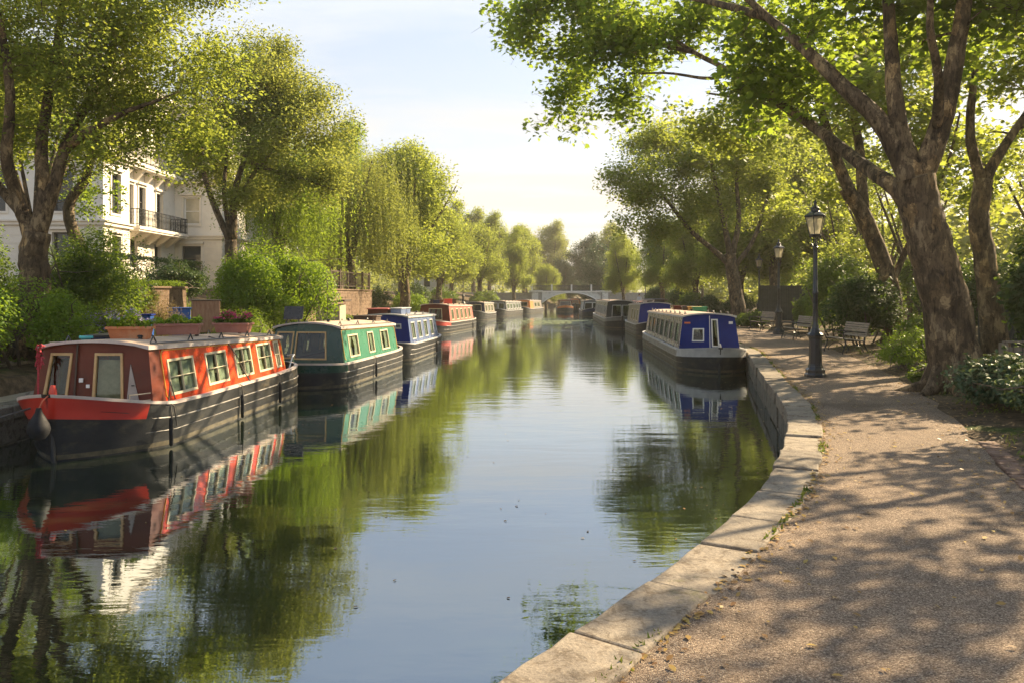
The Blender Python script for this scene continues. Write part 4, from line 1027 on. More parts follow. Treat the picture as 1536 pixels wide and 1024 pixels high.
board_fence('grey timber fence standing behind the middle benches', (12.9, 36.5), (15.0, 42), 1.25, pm('dark_timber', (.05,.042,.033), (.09,.075,.06), .85, 5, 7, .5, 40), cap=False)
board_fence('tall dark screen fence behind the farther benches', (14.6, 47), (21, 44), 2.1, M_SCREEN, cap=False, name='screen_fence', gap=.004)
board_fence('low dark fence half hidden behind the first bench hedge', (11.5, 19.5), (14, 20.5), 1.3, M_SCREEN, cap=False, name='screen_fence')
# retaining wall with railings on the garden side
def stone_wall(label, a, b_, z0, h, th=.3, course=.2, blk=.45, m=None, cope=True, name='stone_wall'):
    a, b_ = Vector((*a, 0)), Vector((*b_, 0)); Lh = (b_-a).length; t = empty(name, (a.x, a.y, z0), math.atan2(b_.y-a.y, b_.x-a.x), label, 'wall')
    w_ = MB(); rr = random.Random(int(Lh*31)); z = 0
    while z < h-.01:
        z2 = min(h, z+course); x = -rr.random()*blk
        while x < Lh:
            x2 = x+blk*rr.uniform(.7, 1.35); w_.box(max(0, x)+.004, min(Lh, x2)-.004, -rr.uniform(0, .015), th, z+.004, z2-.004) if min(Lh, x2)-max(0, x) > .05 else None; x = x2
        z = z2
    w_.box(.01, Lh-.01, .02, th-.02, -.3, h-.006); w_.build('masonry', m or M_OLDSTONE, t)
    if cope: MB().box(-.03, Lh+.03, -.05, th+.05, h+.001, h+.07).build('coping', m or M_OLDSTONE, t, bevel=.012)
    return t
stone_wall('low stone wall along the towpath beside the bow of the red narrowboat', (lb(4)-1.35, 20.5), (lb(4)-1.75, 4), .48, .42, m=M_OLDSTONE)
w1 = stone_wall('high stone garden wall with a timber railing, behind the blue ended narrowboat', (-8.2, 45), (-9.0, 33), .7, 1.75, m=M_WALLB)
stone_wall('brown terrace wall beneath the clipped hedge', (-11.5, 27.5), (-13.0, 21.5), 1.6, .85, m=M_WALLB)
f = MB()
t = empty('railing', (-8.2, 45, 2.53), math.atan2(-12, -.8), 'timber railing with upright posts on top of the high garden wall', 'railing')
for i in range(9): MB().box(i*1.48-.05, i*1.48+.05, .08, .18, 0, .95).build('post', P_DARKW, t)
f.box(0, 11.9, .11, .15, .82, .88); f.box(0, 11.9, .11, .15, .12, .17); [f.box(.1+i*.135, .125+i*.135, .122, .138, .17, .82) for i in range(87)]; f.build('rail', P_DARKW, t)
crate('timber_locker', 'tall brown timber locker with a flat lid on the bank behind the red narrowboat', 'locker', Vector((-9.0, 23.4, 1.15)), R(25), .75, .6, .92, pm('locker_timber', (.25,.13,.085), (.36,.21,.14), .7, 4, 6, .3, 30, stretch=(4,4,1)), pm('locker_lid', (.10,.09,.07), None, .6), 0)
crate('plastic_tub', 'royal blue tub on the bank behind the leafy green trough', 'tub', Vector((-8.75, 19.0, .95)), R(10), .32, .32, .80, pm('blue_plastic', (.01,.06,.25), (.02,.09,.32), .4), P_BLUE)
crate('folded_tarpaulin', 'folded blue tarpaulin stack beside the brown locker', 'tarpaulin', Vector((-8.85, 21.2, .95)), R(30), .5, .4, .92, pm('blue_cloth', (.015,.08,.33), (.02,.10,.4), .6), pm('blue_cloth2', (.02,.09,.36), None, .6), 5)
# small timber shed under the wall
t = empty('garden_shed', (-7.6, 31.5, gz(-8.3, 31.5)), R(-85), 'small pale boarded shed with an overhanging roof at the foot of the high garden wall', 'shed')
b = MB()
for i in range(9): b.box(-1.0+i*.22+.004, -1.0+(i+1)*.22-.004, 0, .9, 0, 1.0)
b.build('wall', pm('shed_boards', (.34,.27,.19), (.46,.38,.28), .8, 5, 6, .3, 30, stretch=(4,4,1)), t)
MB().box(-.25, .15, -.02, -.002, 0, .85).build('door', P_DARKW, t); MB().box(.45, .75, -.02, -.002, .35, .8).build('window', M_BLACK, t)
MB().hexa([(-1.15,-.25,.98),(1.1,-.25,.98),(1.1,1.1,1.12),(-1.15,1.1,1.12),(-1.15,-.25,1.05),(1.1,-.25,1.05),(1.1,1.1,1.19),(-1.15,1.1,1.19)]).build('roof', P_DARKW, t)
# a brick gutter along the path's outer edge
t = MB(); rr = random.Random(9); y = 2.0
while y < 9.2:
    dy = .115; s = rp(y)
    for k in range(3): t.box(s+.02+k*.215, s+.225+k*.215, y, y+.10, .50, .562+rr.uniform(-.006, .006))
    y += dy
tag(t.build('brick_edging', M_BRICK, bevel=.008), 'low strip of worn bricks edging the gravel path beside the glossy shrubs', 'edging')

# ------------------------------------------------------------------ the bridge
M_BRW = pm('bridge_white', (.60,.61,.60), (.70,.71,.69), .6, 2, 6, dirt=(.28,.28,.26))
M_BRS = pm('bridge_stone', (.26,.26,.25), (.34,.34,.33), .8, 3, 6)
t = empty('footbridge', (8.1, 109, 0), 0, 'white arched bridge with dark railings crossing the far end of the canal', 'bridge')
xs = [-4.0+8*i/24 for i in range(25)]; arc = lambda x: 1.05+1.38*(1-(abs(x)/4.0)**2.2)
for side_, y0, y1 in ((0, -.15, .15), (1, 5.85, 6.15)):
    m_ = MB(); top = 2.74
    for i in range(24):
        a, b_ = xs[i], xs[i+1]
        m_.hexa([(a,y0,arc(a)),(b_,y0,arc(b_)),(b_,y1,arc(b_)),(a,y1,arc(a)),(a,y0,top),(b_,y0,top),(b_,y1,top),(a,y1,top)])
    m_.build('spandrel', M_BRW, t)
    r_ = MB(); pts = [(x, y0-.06 if side_ == 0 else y1+.06, arc(x)+.06) for x in xs]; r_.tube(pts, .07, 4); r_.box(-4.0, 4.0, y0-.09, y0-.002, 2.60, 2.70); r_.build('arch_rib', M_WHITE, t)
m_ = MB()
for i in range(24):
    a, b_ = xs[i], xs[i+1]; m_.hexa([(a,.16,arc(a)+.1),(b_,.16,arc(b_)+.1),(b_,5.84,arc(b_)+.1),(a,5.84,arc(a)+.1),(a,.16,2.75),(b_,.16,2.75),(b_,5.84,2.75),(a,5.84,2.75)])
m_.build('deck', M_BRS, t)
for x0, x1 in ((-5.6, -4.02), (4.02, 5.5)):
    MB().box(x0, x1, -.35, 6.35, -1.3, 2.55).build('abutment', M_BRS, t)
    MB().box(x0+.2, x1-.5, -.45, -.351, .2, 2.5).build('pilaster', M_BRW, t, bevel=.02)
    MB().box(x0-.08, x1+.08, -.45, 6.45, 2.56, 2.80).build('pier_cap', M_BRW, t, bevel=.02)
    MB().box((x0-9 if x0 < 0 else x1+.01), (x0-.01 if x0 < 0 else x1+9), .2, 5.8, -.4, 2.5).build('ramp_wall', M_BRS, t)
g = MB()
for y_ in (0, 6.0):
    g.box(-5.4, 5.4, y_-.03, y_+.03, 3.42, 3.48); g.box(-5.4, 5.4, y_-.02, y_+.02, 2.82, 2.86)
    for i in range(109): x = -5.4+i*.1; g.box(x-.015, x+.015, y_-.012, y_+.012, 2.74, 3.43)
g.build('railing', M_IRON, t)
for i in range(5): MB().box(-5.45+i*2.7, -5.25+i*2.7, -.1, .1, 2.74, 3.62).build('post', M_BRW, t)

# ------------------------------------------------------------------ lily pads
rng = np.random.default_rng(3); n = 1500; pts = np.stack([rng.normal(3.7, 2.0, n), rng.normal(66, 4.6, n), np.full(n, .012)], 1)
ang = np.linspace(.3, 2*math.pi-.3, 8); sh = [(0,0,0)]+[(math.cos(a), math.sin(a), 0) for a in ang]
S = np.array(sh); sz = .08+.10*rng.random(n); th = rng.random(n)*6.28
V = np.stack([pts[:, 0, None]+sz[:, None]*(S[:, 0]*np.cos(th)[:, None]-S[:, 1]*np.sin(th)[:, None]), pts[:, 1, None]+sz[:, None]*(S[:, 0]*np.sin(th)[:, None]+S[:, 1]*np.cos(th)[:, None]), np.repeat(pts[:, 2:3]+rng.random((n, 1))*.01, 9, 1)], 2).reshape(-1, 3)
tag(np_mesh('lily_pads', V, 9, leafmat('lily_pad', [(.10,.14,.05), (.2,.24,.1), (.3,.33,.16)], .1)), kind='stuff')

# ------------------------------------------------------------------ the person by the far lamp
def person(label, loc, rz, top, legs_):
    t = empty('person', loc, rz, label, 'person')
    me = bpy.data.meshes.new('body')
    V_ = [(0,0,.95),(0,0,1.18),(0,0,1.40),(0,0,1.50),(0,.02,1.66),(.18,0,1.40),(.24,.02,1.12),(.20,.14,.92),(-.18,0,1.40),(-.24,.02,1.12),(-.20,.14,.92),(.09,0,.90),(.10,.02,.50),(.11,-.02,.08),(.11,.10,.03),(-.09,0,.90),(-.10,.02,.50),(-.11,-.02,.08),(-.11,.10,.03)]
    E = [(0,1),(1,2),(2,3),(3,4),(2,5),(5,6),(6,7),(2,8),(8,9),(9,10),(0,11),(11,12),(12,13),(13,14),(0,15),(15,16),(16,17),(17,18)]
    rr_ = [.15,.13,.15,.055,.10,.06,.042,.035,.06,.042,.035,.09,.06,.045,.04,.09,.06,.045,.04]
    me.from_pydata(V_, E, []); o = bpy.data.objects.new('body', me); COL.objects.link(o); o.parent = t
    md = o.modifiers.new('skin', 'SKIN'); sk = me.skin_vertices[0].data
    for i, r_ in enumerate(rr_): sk[i].radius = (r_, r_*.8)
    sk[0].use_root = True
    o.modifiers.new('sub', 'SUBSURF').levels = 1
    m, nt, out = nodes('clothed_figure'); tc_ = nt.nodes.new('ShaderNodeTexCoord'); sp_ = nt.nodes.new('ShaderNodeSeparateXYZ'); nt.links.new(tc_.outputs['Object'], sp_.inputs[0])
    mpn = N(nt, 'ShaderNodeMath', operation='DIVIDE'); nt.links.new(sp_.outputs[2], mpn.inputs[0]); mpn.inputs[1].default_value = 2
    cr = ramp(nt, mpn.outputs[0], [(0, (.03,.03,.035)), (.485, legs_), (.49, top), (.725, top), (.735, (.5,.32,.24))]); cr.node.color_ramp.interpolation = 'CONSTANT'
    b_ = N(nt, 'ShaderNodeBsdfPrincipled', Roughness=.8); nt.links.new(cr, b_.inputs['Base Color']); nt.links.new(b_.outputs[0], out.inputs[0]); me.materials.append(m)
    MB().lathe([(.0,.0),(.085,.01),(.105,.06),(.09,.11),(.03,.14)], (0, .01, 1.66), 10).build('hair', P_DARKW, t, smooth='all')
person('small distant person in a pale top and dark trousers walking on the footpath', (13.1, 82, .55), R(160), (.6,.62,.68), (.03,.035,.05))
# ------------------------------------------------------------------ the white terrace house
M_STUC = pm('cream_stucco', (.70,.66,.59), (.78,.74,.67), .8, 1.2, 7, .15, 40, dirt=(.58,.54,.47), dscale=.6)
M_TRIM = pm('stucco_trim', (.68,.62,.53), (.76,.70,.60), .75, 2, 6, .1, 40)
M_SASH = pm('sash_paint', (.06,.055,.05), (.09,.085,.08), .5, 6)
M_SLATE = pm('roof_slate', (.09,.09,.10), (.14,.14,.15), .7, 4, 5)
house = empty('terraced_house', (0, 0, 0), 0, 'cream stucco terraced house with iron balconies rising behind the gardens', 'house')
wall = MB(); trims = MB()
ZB, ZC, ZT = 2.3, 8.75, 13.5
def facade(a, b_, holes, z0=ZB, z1=ZT):
    """wall from plan point a to b_ seen from its right-hand side; holes: (u0,u1,z0,z1,kind)"""
    a, b_ = Vector((*a, 0)), Vector((*b_, 0)); Lh = (b_-a).length; d = (b_-a)/Lh; n = Vector((d.y, -d.x, 0))
    pm_ = lambda u, v: a+d*u+Vector((0, 0, v))
    us = merge([0, Lh], [x for h in holes for x in h[:2]]); vs_ = merge([z0, z1], [x for h in holes for x in h[2:4]])
    wall_grid(wall, pm_, us, vs_, [h[:4] for h in holes])
    for h in holes:
        u0, u1, v0, v1 = h[:4]; c = [pm_(u0, v0), pm_(u1, v0), pm_(u1, v1), pm_(u0, v1)]; k = [p-n*.22 for p in c]
        for i in range(4): wall.add([c[i], c[(i+1) % 4], k[(i+1) % 4], k[i]], [(3,2,1,0)])
        m_ = MB(); frame_on(lambda u, v: pm_(u, v), (u0+.07, u1-.07, v0+.07, v1-.07), .07, n, -.20, -.13, m_, bars=h[5] if len(h) > 5 else (0, 1), bw=.05)
        wo_ = m_.build('window', M_WHITE if h[4] == 'w' else M_SASH, house)
        pane_on(pm_, (u0+.07, u1-.07, v0+.07, v1-.07), n, -.19).build('pane', M_HGLASS if h[4] != 'w' else M_BLINDG, wo_)
        f_ = MB(); frame_on(pm_, (u0, u1, v0, v1), .11, n, .0, .05, f_); f_.build('window_surround', M_TRIM, house)
        s = MB()
        q = [pm_(u0-.18, v1+.13), pm_(u1+.18, v1+.13), pm_(u1+.18, v1+.24), pm_(u0-.18, v1+.24)]; s.hexa([p+n*.0 for p in q]+[p+n*.16 for p in q])
        s.build('window_hood', M_TRIM, house)
    def band(z, h_, pr):
        q = [pm_(-pr*.0, z), pm_(Lh, z), pm_(Lh, z+h_), pm_(0, z+h_)]
        trims.hexa([p+n*.002 for p in q]+[p+n*pr+d*(pr if i in (1, 2) else -pr)*(0.98) for i, p in enumerate(q)])
    for z, h_, pr in ((ZC, .16, .12), (ZC+.16, .14, .28), (ZC+.30, .10, .36), (5.55, .16, .14), (5.71, .08, .22), (ZT-.1, .2, .35)): band(z, h_, pr)
    # rusticated courses of the ground storey, broken at the openings
    z = 2.4
    while z < 5.4:
        segs = [(0, Lh)]
        for h in holes:
            if h[2]-.12 < z+.3 and h[3]+.28 > z:
                ns = []
                for s0_, s1_ in segs:
                    if h[0]-.2 > s0_: ns.append((s0_, min(s1_, h[0]-.2)))
                    if h[1]+.2 < s1_: ns.append((max(s0_, h[1]+.2), s1_))
                segs = ns
        for s0_, s1_ in segs:
            if s1_-s0_ > .15:
                q = [pm_(s0_, z), pm_(s1_, z), pm_(s1_, z+.34), pm_(s0_, z+.34)]; trims.hexa([p+n*.001 for p in q]+[p+n*.03 for p in q])
        z += .38
    return pm_, n
M_HGLASS = pm('dark_window_glass', (.02,.025,.03), (.05,.06,.065), .06, .6, 2)
M_BLINDG = pm('blind_behind_glass', (.42,.38,.28), (.50,.46,.35), .12, 3, 3)
facade((-34, 37.8), (-19.4, 37.8), [(2,3,6.2,8.2,'d'),(5.5,6.5,6.2,8.2,'d'),(9,10,6.2,8.2,'d'),(12.2,13.2,6.2,8.2,'d'),(12.2,13.2,3.6,5.2,'d'),(9,10,10,12,'d'),(12.2,13.2,10,12,'d')])
facade((-19.4, 37.8), (-19.4, 40.4), [(.75,1.65,6.2,8.15,'d'),(.75,1.65,3.6,5.1,'d'),(.75,1.65,9.8,11.8,'d')])
facade((-19.4, 40.4), (-20.25, 40.4), [])
facade((-20.25, 40.4), (-20.25, 47.8), [(1.35,2.15,5.78,8.1,'d',(1,2)),(2.75,3.55,5.78,8.1,'d',(1,2)),(4.9,5.7,5.78,8.0,'d',(1,2)),(1.6,2.6,3.7,5.15,'d'),(4.6,5.4,3.7,5.1,'d'),(1.5,2.4,9.9,11.9,'w'),(4.7,5.6,9.9,11.9,'d')])
facade((-20.25, 47.8), (-17.4, 47.8), [(.55,1.5,6.45,8.05,'w'),(.45,1.6,3.7,5.15,'d'),(.5,1.5,9.8,11.7,'d')])
facade((-17.4, 47.8), (-17.4, 62), [(1.0,1.9,6.3,8.05,'d'),(1.0,1.9,3.7,5.15,'d'),(4,5,6.3,8.05,'d'),(7,8,6.3,8.05,'d'),(10,11,6.3,8.05,'d'),(4,5,9.9,11.8,'d'),(7,8,9.9,11.8,'d')])
wall.build('wall', M_STUC, house); trims.build('moulding', M_TRIM, house)
MB().box(-34, -20.3, 37.9, 62, ZT+.11, ZT+.5).build('roof', M_SLATE, house)
MB().box(-20.29, -17.5, 47.9, 61.9, ZT+.11, ZT+.5).build('parapet', M_TRIM, house)
MB().box(-33.9, -20.6, 38.1, 61.5, ZB, ZT).build('inner_wall', M_DARKIN, house)
MB().box(-20.1, -17.65, 48.1, 61.5, ZB, ZT).build('inner_wall', M_DARKIN, house)
def balcony(x0, x1, y0, y1, z, facex):
    b = MB(); b.box(x0, x1, y0, y1, z-.16, z); b.box(x0+.05, x1-.06, y0+.05, y1-.05, z-.26, z-.161)
    y = y0+.4
    while y < y1-.2:
        b.hexa([(x0,y,z-.85),(x0+.08,y,z-.85),(x0+.08,y+.22,z-.85),(x0,y+.22,z-.85),(x0,y,z-.262),(x1-.15,y,z-.262),(x1-.15,y+.22,z-.262),(x0,y+.22,z-.262)]); y += 1.25
    s = b.build('balcony', M_TRIM, house, bevel=.01)
    r_ = MB()
    for (ax, ay, bx_, by) in ((x1-.06, y0+.05, x1-.06, y1-.05), (x0, y0+.05, x1-.06, y0+.05), (x0, y1-.05, x1-.06, y1-.05)):
        L_ = math.hypot(bx_-ax, by-ay); n = int(L_/.13)
        r_.tube([(ax, ay, z+.88), (bx_, by, z+.88)], .025, 5); r_.tube([(ax, ay, z+.10), (bx_, by, z+.10)], .018, 5); r_.tube([(ax, ay, z+.70), (bx_, by, z+.70)], .012, 5)
        for i in range(n+1):
            u = i/n; x, y = ax+(bx_-ax)*u, ay+(by-ay)*u; r_.tube([(x, y, z), (x, y, z+.88)], .013 if i % 4 else .024, 4)
            if i < n: x2, y2 = ax+(bx_-ax)*(u+.5/n), ay+(by-ay)*(u+.5/n); r_.tube([(x, y, z+.25), (x2, y2, z+.45), (x, y, z+.65)], .009, 3)
    r_.build('railing', M_IRON, s)
balcony(-20.24, -19.2, 41.1, 47.3, 5.80, 0)
balcony(-17.39, -16.6, 48.0, 56, ZC+.42, 0)
balcony(-20.24, -19.5, 41, 47.5, ZC+.42, 0)

# a far house glimpsed between the trees
t = empty('villa', (-9.5, 97, 2.2), R(10), 'small pale villa with a grey roof glimpsed between the far trees', 'house')
MB().box(-2.2, 2.2, 0, 4, 0, 3.1).build('wall', M_STUC, t)
MB().hexa([(-2.5,-.3,3.1),(2.5,-.3,3.1),(2.5,4.3,3.1),(-2.5,4.3,3.1),(-1.8,2,4.4),(1.8,2,4.4),(1.8,2.05,4.4),(-1.8,2.05,4.4)]).build('roof', M_SLATE, t)
for x in (-1.2, .6): MB().box(x, x+.7, -.03, -.002, 1.0, 2.2).build('window', M_HGLASS, t)

# ------------------------------------------------------------------ near trees, laid out limb by limb
def W(base, *pts): return [tuple(P(*p)-Vector(base)) for p in pts]
def lim(base, r0, r1, *pts): return (W(base, *pts), r0, r1)
def el(base, c, r): return (tuple(Vector(c)-Vector(base)), r)
B1 = (7.72, 13.8, .5)
make_tree('plane_tree', 'huge mottled plane tree nearest to us, its long limb reaching out over the water', B1,
    [([(0,0,-.15),(-.03,0,.35)]+W(B1,(1418,455,13.8),(1400,385,13.8),(1382,320,13.8),(1372,262,13.8)), .43, .32),
     lim(B1,.17,.04,(1378,335,13.8),(1345,285,14),(1290,245,15.2),(1220,190,16.8),(1160,150,18.2),(1100,110,19.6),(1040,78,21),(985,42,22.3)),
     lim(B1,.20,.05,(1368,275,13.8),(1325,190,14),(1262,128,14.4),(1205,72,15),(1150,25,15.8),(1090,-30,16.6)),
     lim(B1,.19,.07,(1372,265,13.8),(1348,190,13.9),(1338,90,14),(1332,0,14),(1325,-120,14)),
     lim(B1,.22,.08,(1380,268,13.8),(1412,185,13.7),(1435,80,13.6),(1450,-20,13.5),(1475,-130,13.3)),
     lim(B1,.10,.04,(1405,200,13.7),(1408,120,13.2),(1395,40,12.8),(1400,-40,12.5)),
     lim(B1,.07,.02,(1040,78,21),(970,66,22.6),(905,70,24),(850,90,25)),
     lim(B1,.09,.02,(1150,25,15.8),(1020,-5,20),(900,-5,23),(800,5,24.5)),
     lim(B1,.06,.02,(1100,110,19.6),(1060,118,20.5),(1000,110,22),(930,112,24))],
    [el(B1,(.5,24.5,10.7),(1.2,1.5,1.2)), el(B1,(1.6,25,9.3),(1.3,1.5,1.2)), el(B1,(1.5,25,7.9),(.75,.9,.7)), el(B1,(2.2,24,11.3),(1.9,1.6,1.0)), el(B1,(3.4,23.5,9.6),(1.9,2,1.6)), el(B1,(3.3,24,8.2),(1.1,1.3,.8)), el(B1,(5.0,21,9.9),(1.7,1.8,.8)), el(B1,(6.0,17.8,7.7),(1.9,2.0,1.5)), el(B1,(8.2,14.4,8.6),(3.2,2.6,2.2)), el(B1,(5.5,16,10.6),(3.0,2.4,1.4))],
    440, 68, (.36,.36,.27), .165, LOBE, M_LEAF, M_BARK, 11, roots=7, sub=30, subr=.50, droop=.5, subtw=3, nside=14, maxlen=4.5)
B2 = (12.5, 26, .6)
make_tree('plane_tree', 'leaning plane tree with a fork, rising between the first bench and the huge plane tree', B2,
    [([(0,0,-.1),(-.02,0,.3)]+W(B2,(1337,440,26),(1316,375,26),(1292,318,26),(1268,282,26)), .34, .24),
     lim(B2,.2,.06,(1275,290,26),(1246,215,26),(1225,140,26),(1212,60,26),(1190,-20,26)),
     lim(B2,.19,.06,(1295,318,26),(1290,230,26.4),(1278,160,27),(1262,80,27),(1270,0,27)),
     lim(B2,.12,.03,(1335,430,26),(1380,330,26),(1420,250,25.5),(1440,170,25)),
     lim(B2,.10,.03,(1240,200,26),(1190,170,26),(1120,150,26.5),(1060,140,27))],
    [el(B2,(10,26,9.2),(2.6,2.6,2.2)), el(B2,(7.4,27,7.8),(2.2,2,1.5)), el(B2,(12.5,27,8.6),(2.6,2.6,2.6)), el(B2,(10.2,27.5,5.8),(1.8,1.6,.9)), el(B2,(14.6,26,6.4),(2,2,1.8)), el(B2,(13.6,26.5,10.6),(2.8,2.4,1.7))],
    250, 75, (.33,.33,.25), .15, LOBE, M_LEAFY, M_BARK, 12, roots=6, sub=12, droop=.4, subtw=2)
B3 = (11.2, 18.4, .7)
make_tree('plane_tree', 'dark forked tree standing behind the huge plane tree at the creeper', B3,
    [([(0,0,-.1)]+W(B3,(1478,400,18.4),(1468,330,18.4),(1475,270,18.4)), .27, .2),
     lim(B3,.15,.05,(1475,275,18.4),(1500,230,18.4),(1540,170,18.4),(1580,100,18.4)),
     lim(B3,.14,.05,(1472,275,18.4),(1455,200,18.4),(1462,110,18.4),(1470,20,18.4))],
    [el(B3,(10.8,19,8.2),(2.4,2.2,2)), el(B3,(13.2,18.8,7.4),(2.6,2.4,2.4)), el(B3,(11.6,20.5,5.2),(1.8,1.6,1.3))], 80, 62, (.30,.30,.22), .15, LOBE, M_LEAFY, M_BARK, 13, sub=10, droop=.4, subtw=2)
B4 = (12.3, 43, .6)
make_tree('plane_tree', 'spreading many stemmed tree above the farther benches, leaning over the royal blue fronted narrowboat', B4,
    [([(0,0,-.1)]+W(B4,(1104,440,43),(1098,405,43),(1095,380,43)), .42, .3),
     lim(B4,.19,.06,(1098,400,43),(1070,375,43),(1035,345,42.5),(1000,300,42),(965,260,41.5)),
     lim(B4,.19,.06,(1096,385,43),(1085,330,43),(1072,270,43),(1062,220,43)),
     lim(B4,.18,.06,(1098,385,43),(1108,330,43),(1105,270,43),(1112,215,43)),
     lim(B4,.15,.06,(1102,400,43),(1130,360,43),(1150,300,43.5),(1165,250,44))],
    [el(B4,(7.4,42,10.7),(2.3,2.2,1.3)), el(B4,(7.0,41.5,8.2),(2.7,2.6,2.5)), el(B4,(10.2,43,9.8),(3.0,2.8,2.2)), el(B4,(13,43.5,9.4),(3.0,3.0,2.4)), el(B4,(6.8,41,5.6),(2.0,2.0,1.3)), el(B4,(9.6,42.5,6.8),(2.6,2.4,1.7)), el(B4,(14.4,44,6.6),(2.2,2.2,1.6))],
    440, 115, (.40,.40,.30), .145, KITE, M_LEAFY, M_BARK2, 14, sub=20, subr=.33, roots=6, nside=9)
# left bank
B5 = (-9.7, 16, 1.2)
make_tree('plane_tree', 'tall leafy tree with a pale split trunk, between the towpath bushes and the white house', B5,
    [([(0,0,-.2)]+W(B5,(53,425,16),(50,385,16),(55,350,16)), .29, .25),
     lim(B5,.16,.05,(50,365,16),(28,300,16),(10,240,15.7),(15,150,15.5),(5,60,15.4),(-20,-40,15)),
     lim(B5,.17,.05,(56,352,16),(66,290,16),(62,220,16.2),(75,130,16.5),(90,40,16.5),(100,-50,16.5)),
     lim(B5,.15,.04,(58,352,16),(82,275,16),(100,215,16.3),(135,150,16.8),(165,90,17.2),(185,20,17.5)),
     lim(B5,.12,.03,(95,225,16.3),(130,200,16),(185,170,16),(240,150,16)),
     lim(B5,.12,.04,(50,340,16),(-10,270,16.5),(-60,200,17),(-90,100,17))],
    [el(B5,(-9.2,16.2,7.6),(2.0,2.2,2.2)), el(B5,(-7.3,16.8,7.3),(1.7,1.9,1.9)), el(B5,(-6.9,16.9,5.6),(1.1,1.5,.9)), el(B5,(-8.6,16.5,5.2),(1.3,1.5,.9)), el(B5,(-11.8,16.4,6.6),(2.4,2.2,2.4)), el(B5,(-9.6,16.4,9.6),(2.8,2.4,1.8)), el(B5,(-7.0,17,9.0),(1.6,1.6,1.3)), el(B5,(-8.0,16.6,6.1),(1.3,1.4,.8)), el(B5,(-10.4,16.9,5.4),(1.4,1.3,.8)), el(B5,(-9.0,17.6,6.6),(1.4,1.4,1.1))],
    600, 135, (.29,.29,.23), .085, KITE, M_LEAFY, M_BARK, 15, roots=6, sub=24, subr=.34, subtw=2, nside=12)
B6 = (-9.85, 20, 1.6)
make_tree('young_tree', 'slender dark stemmed tree leaning beside the tall split trunk', B6,
    [([(0,0,-.1)]+W(B6,(192-88,330,20),(128,270,20),(138,225,20),(150,170,20)), .17, .06)], [el(B6,(-9.9,20.5,6.2),(1.3,1.3,1.2)), el(B6,(-11,20.5,7.6),(1.4,1.3,1.2))], 70, 110, (.26,.26,.2), .09, KITE, M_LEAFY, M_BARK2, 16, sub=6)
B7 = (-9.9, 28, 2.0)
make_tree('plane_tree', 'airy many stemmed tree rising behind the large bright bush', B7,
    [([(0,0,-.1)]+W(B7,(347,385,28),(346,360,28)), .24, .20),
     lim(B7,.13,.03,(345,362,28),(318,300,28),(300,235,28),(292,170,28),(300,110,28)),
     lim(B7,.10,.03,(346,358,28),(336,290,28),(340,215,28.3),(325,140,28.5)),
     lim(B7,.15,.03,(350,358,28),(352,290,28),(372,225,28),(395,160,28),(400,90,28)),
     lim(B7,.10,.03,(352,310,28),(385,255,28),(430,205,27.7),(470,170,27.5)),
     lim(B7,.08,.03,(365,240,28),(420,260,27.5),(460,270,27),(500,285,26.8))],
    [el(B7,(-9.5,28.3,9.6),(2.4,2.2,2.1)), el(B7,(-7.7,28,8.0),(2.2,2.1,1.9)), el(B7,(-11.0,28.5,7.4),(1.5,1.8,1.7)), el(B7,(-6.9,27.6,6.3),(1.6,1.7,1.3)), el(B7,(-9.0,28,5.9),(1.5,1.6,.9)), el(B7,(-8.7,28.3,10.9),(1.2,1.2,.8))],
    480, 125, (.31,.31,.25), .10, KITE, M_LEAFP, M_BARK2, 17, sub=20, subr=.31)

# ------------------------------------------------------------------ trees of the middle and far distance: four kinds, copied
def radial(n, h0, sp, top, rng, r):
    out = []
    for i in range(n):
        a = 2*math.pi*i/n+rng.uniform(-.4, .4); s = sp*rng.uniform(.5, 1)
        out.append(([(0,0,h0*rng.uniform(.8,1.05)), (math.cos(a)*s*.35, math.sin(a)*s*.35, h0+(top-h0)*.35), (math.cos(a)*s*.7, math.sin(a)*s*.7, h0+(top-h0)*.7), (math.cos(a)*s, math.sin(a)*s, top)], r, .03))
    return out
rg = random.Random(2)
protos = {}
def proto(key, name, label, limbs, ells, ntar, per, sig, leaf, shape, lm, seed, **kw):
    o = make_tree(name, label, (0,0,0), limbs, ells, ntar, per, sig, leaf, shape, lm, M_BARK2, seed, group='trees lining the canal', **kw); protos[key] = [o, False]
proto('A', 'broadleaf_tree', '', [([(0,0,-.3),(.1,0,1.5),(.05,.1,3.0)], .34, .26)]+radial(6, 2.7, 3.2, 8.0, rg, .15), [((0,0,7.2),(3.3,3.3,2.7)),((2.2,.6,4.8),(2.2,2.2,1.7)),((-2.2,-.6,5.0),(2.2,2.2,1.7)),((0,0,9.4),(2.0,2.0,1.7)),((0,-2.0,4.0),(2.0,1.8,1.3)),((.3,2.0,4.2),(1.9,1.8,1.3))], 460, 115, (.38,.38,.32), .145, KITE, M_LEAF, 21, sub=20, subr=.33)
proto('B', 'broadleaf_tree', '', [([(0,0,-.3),(-.1,0,1.2),(-.05,.1,2.6)], .30, .22)]+radial(7, 2.3, 2.4, 8.6, rg, .13), [((0,0,7.4),(2.7,2.7,3.1)),((1.3,.7,4.2),(2.2,2.2,1.8)),((-1.5,.3,4.8),(2,2,1.7)),((.2,-1.4,3.6),(1.8,1.6,1.3)),((.3,0,10.2),(1.5,1.5,1.5))], 410, 115, (.36,.36,.30), .14, KITE, M_LEAFY, 22, sub=20, subr=.31)
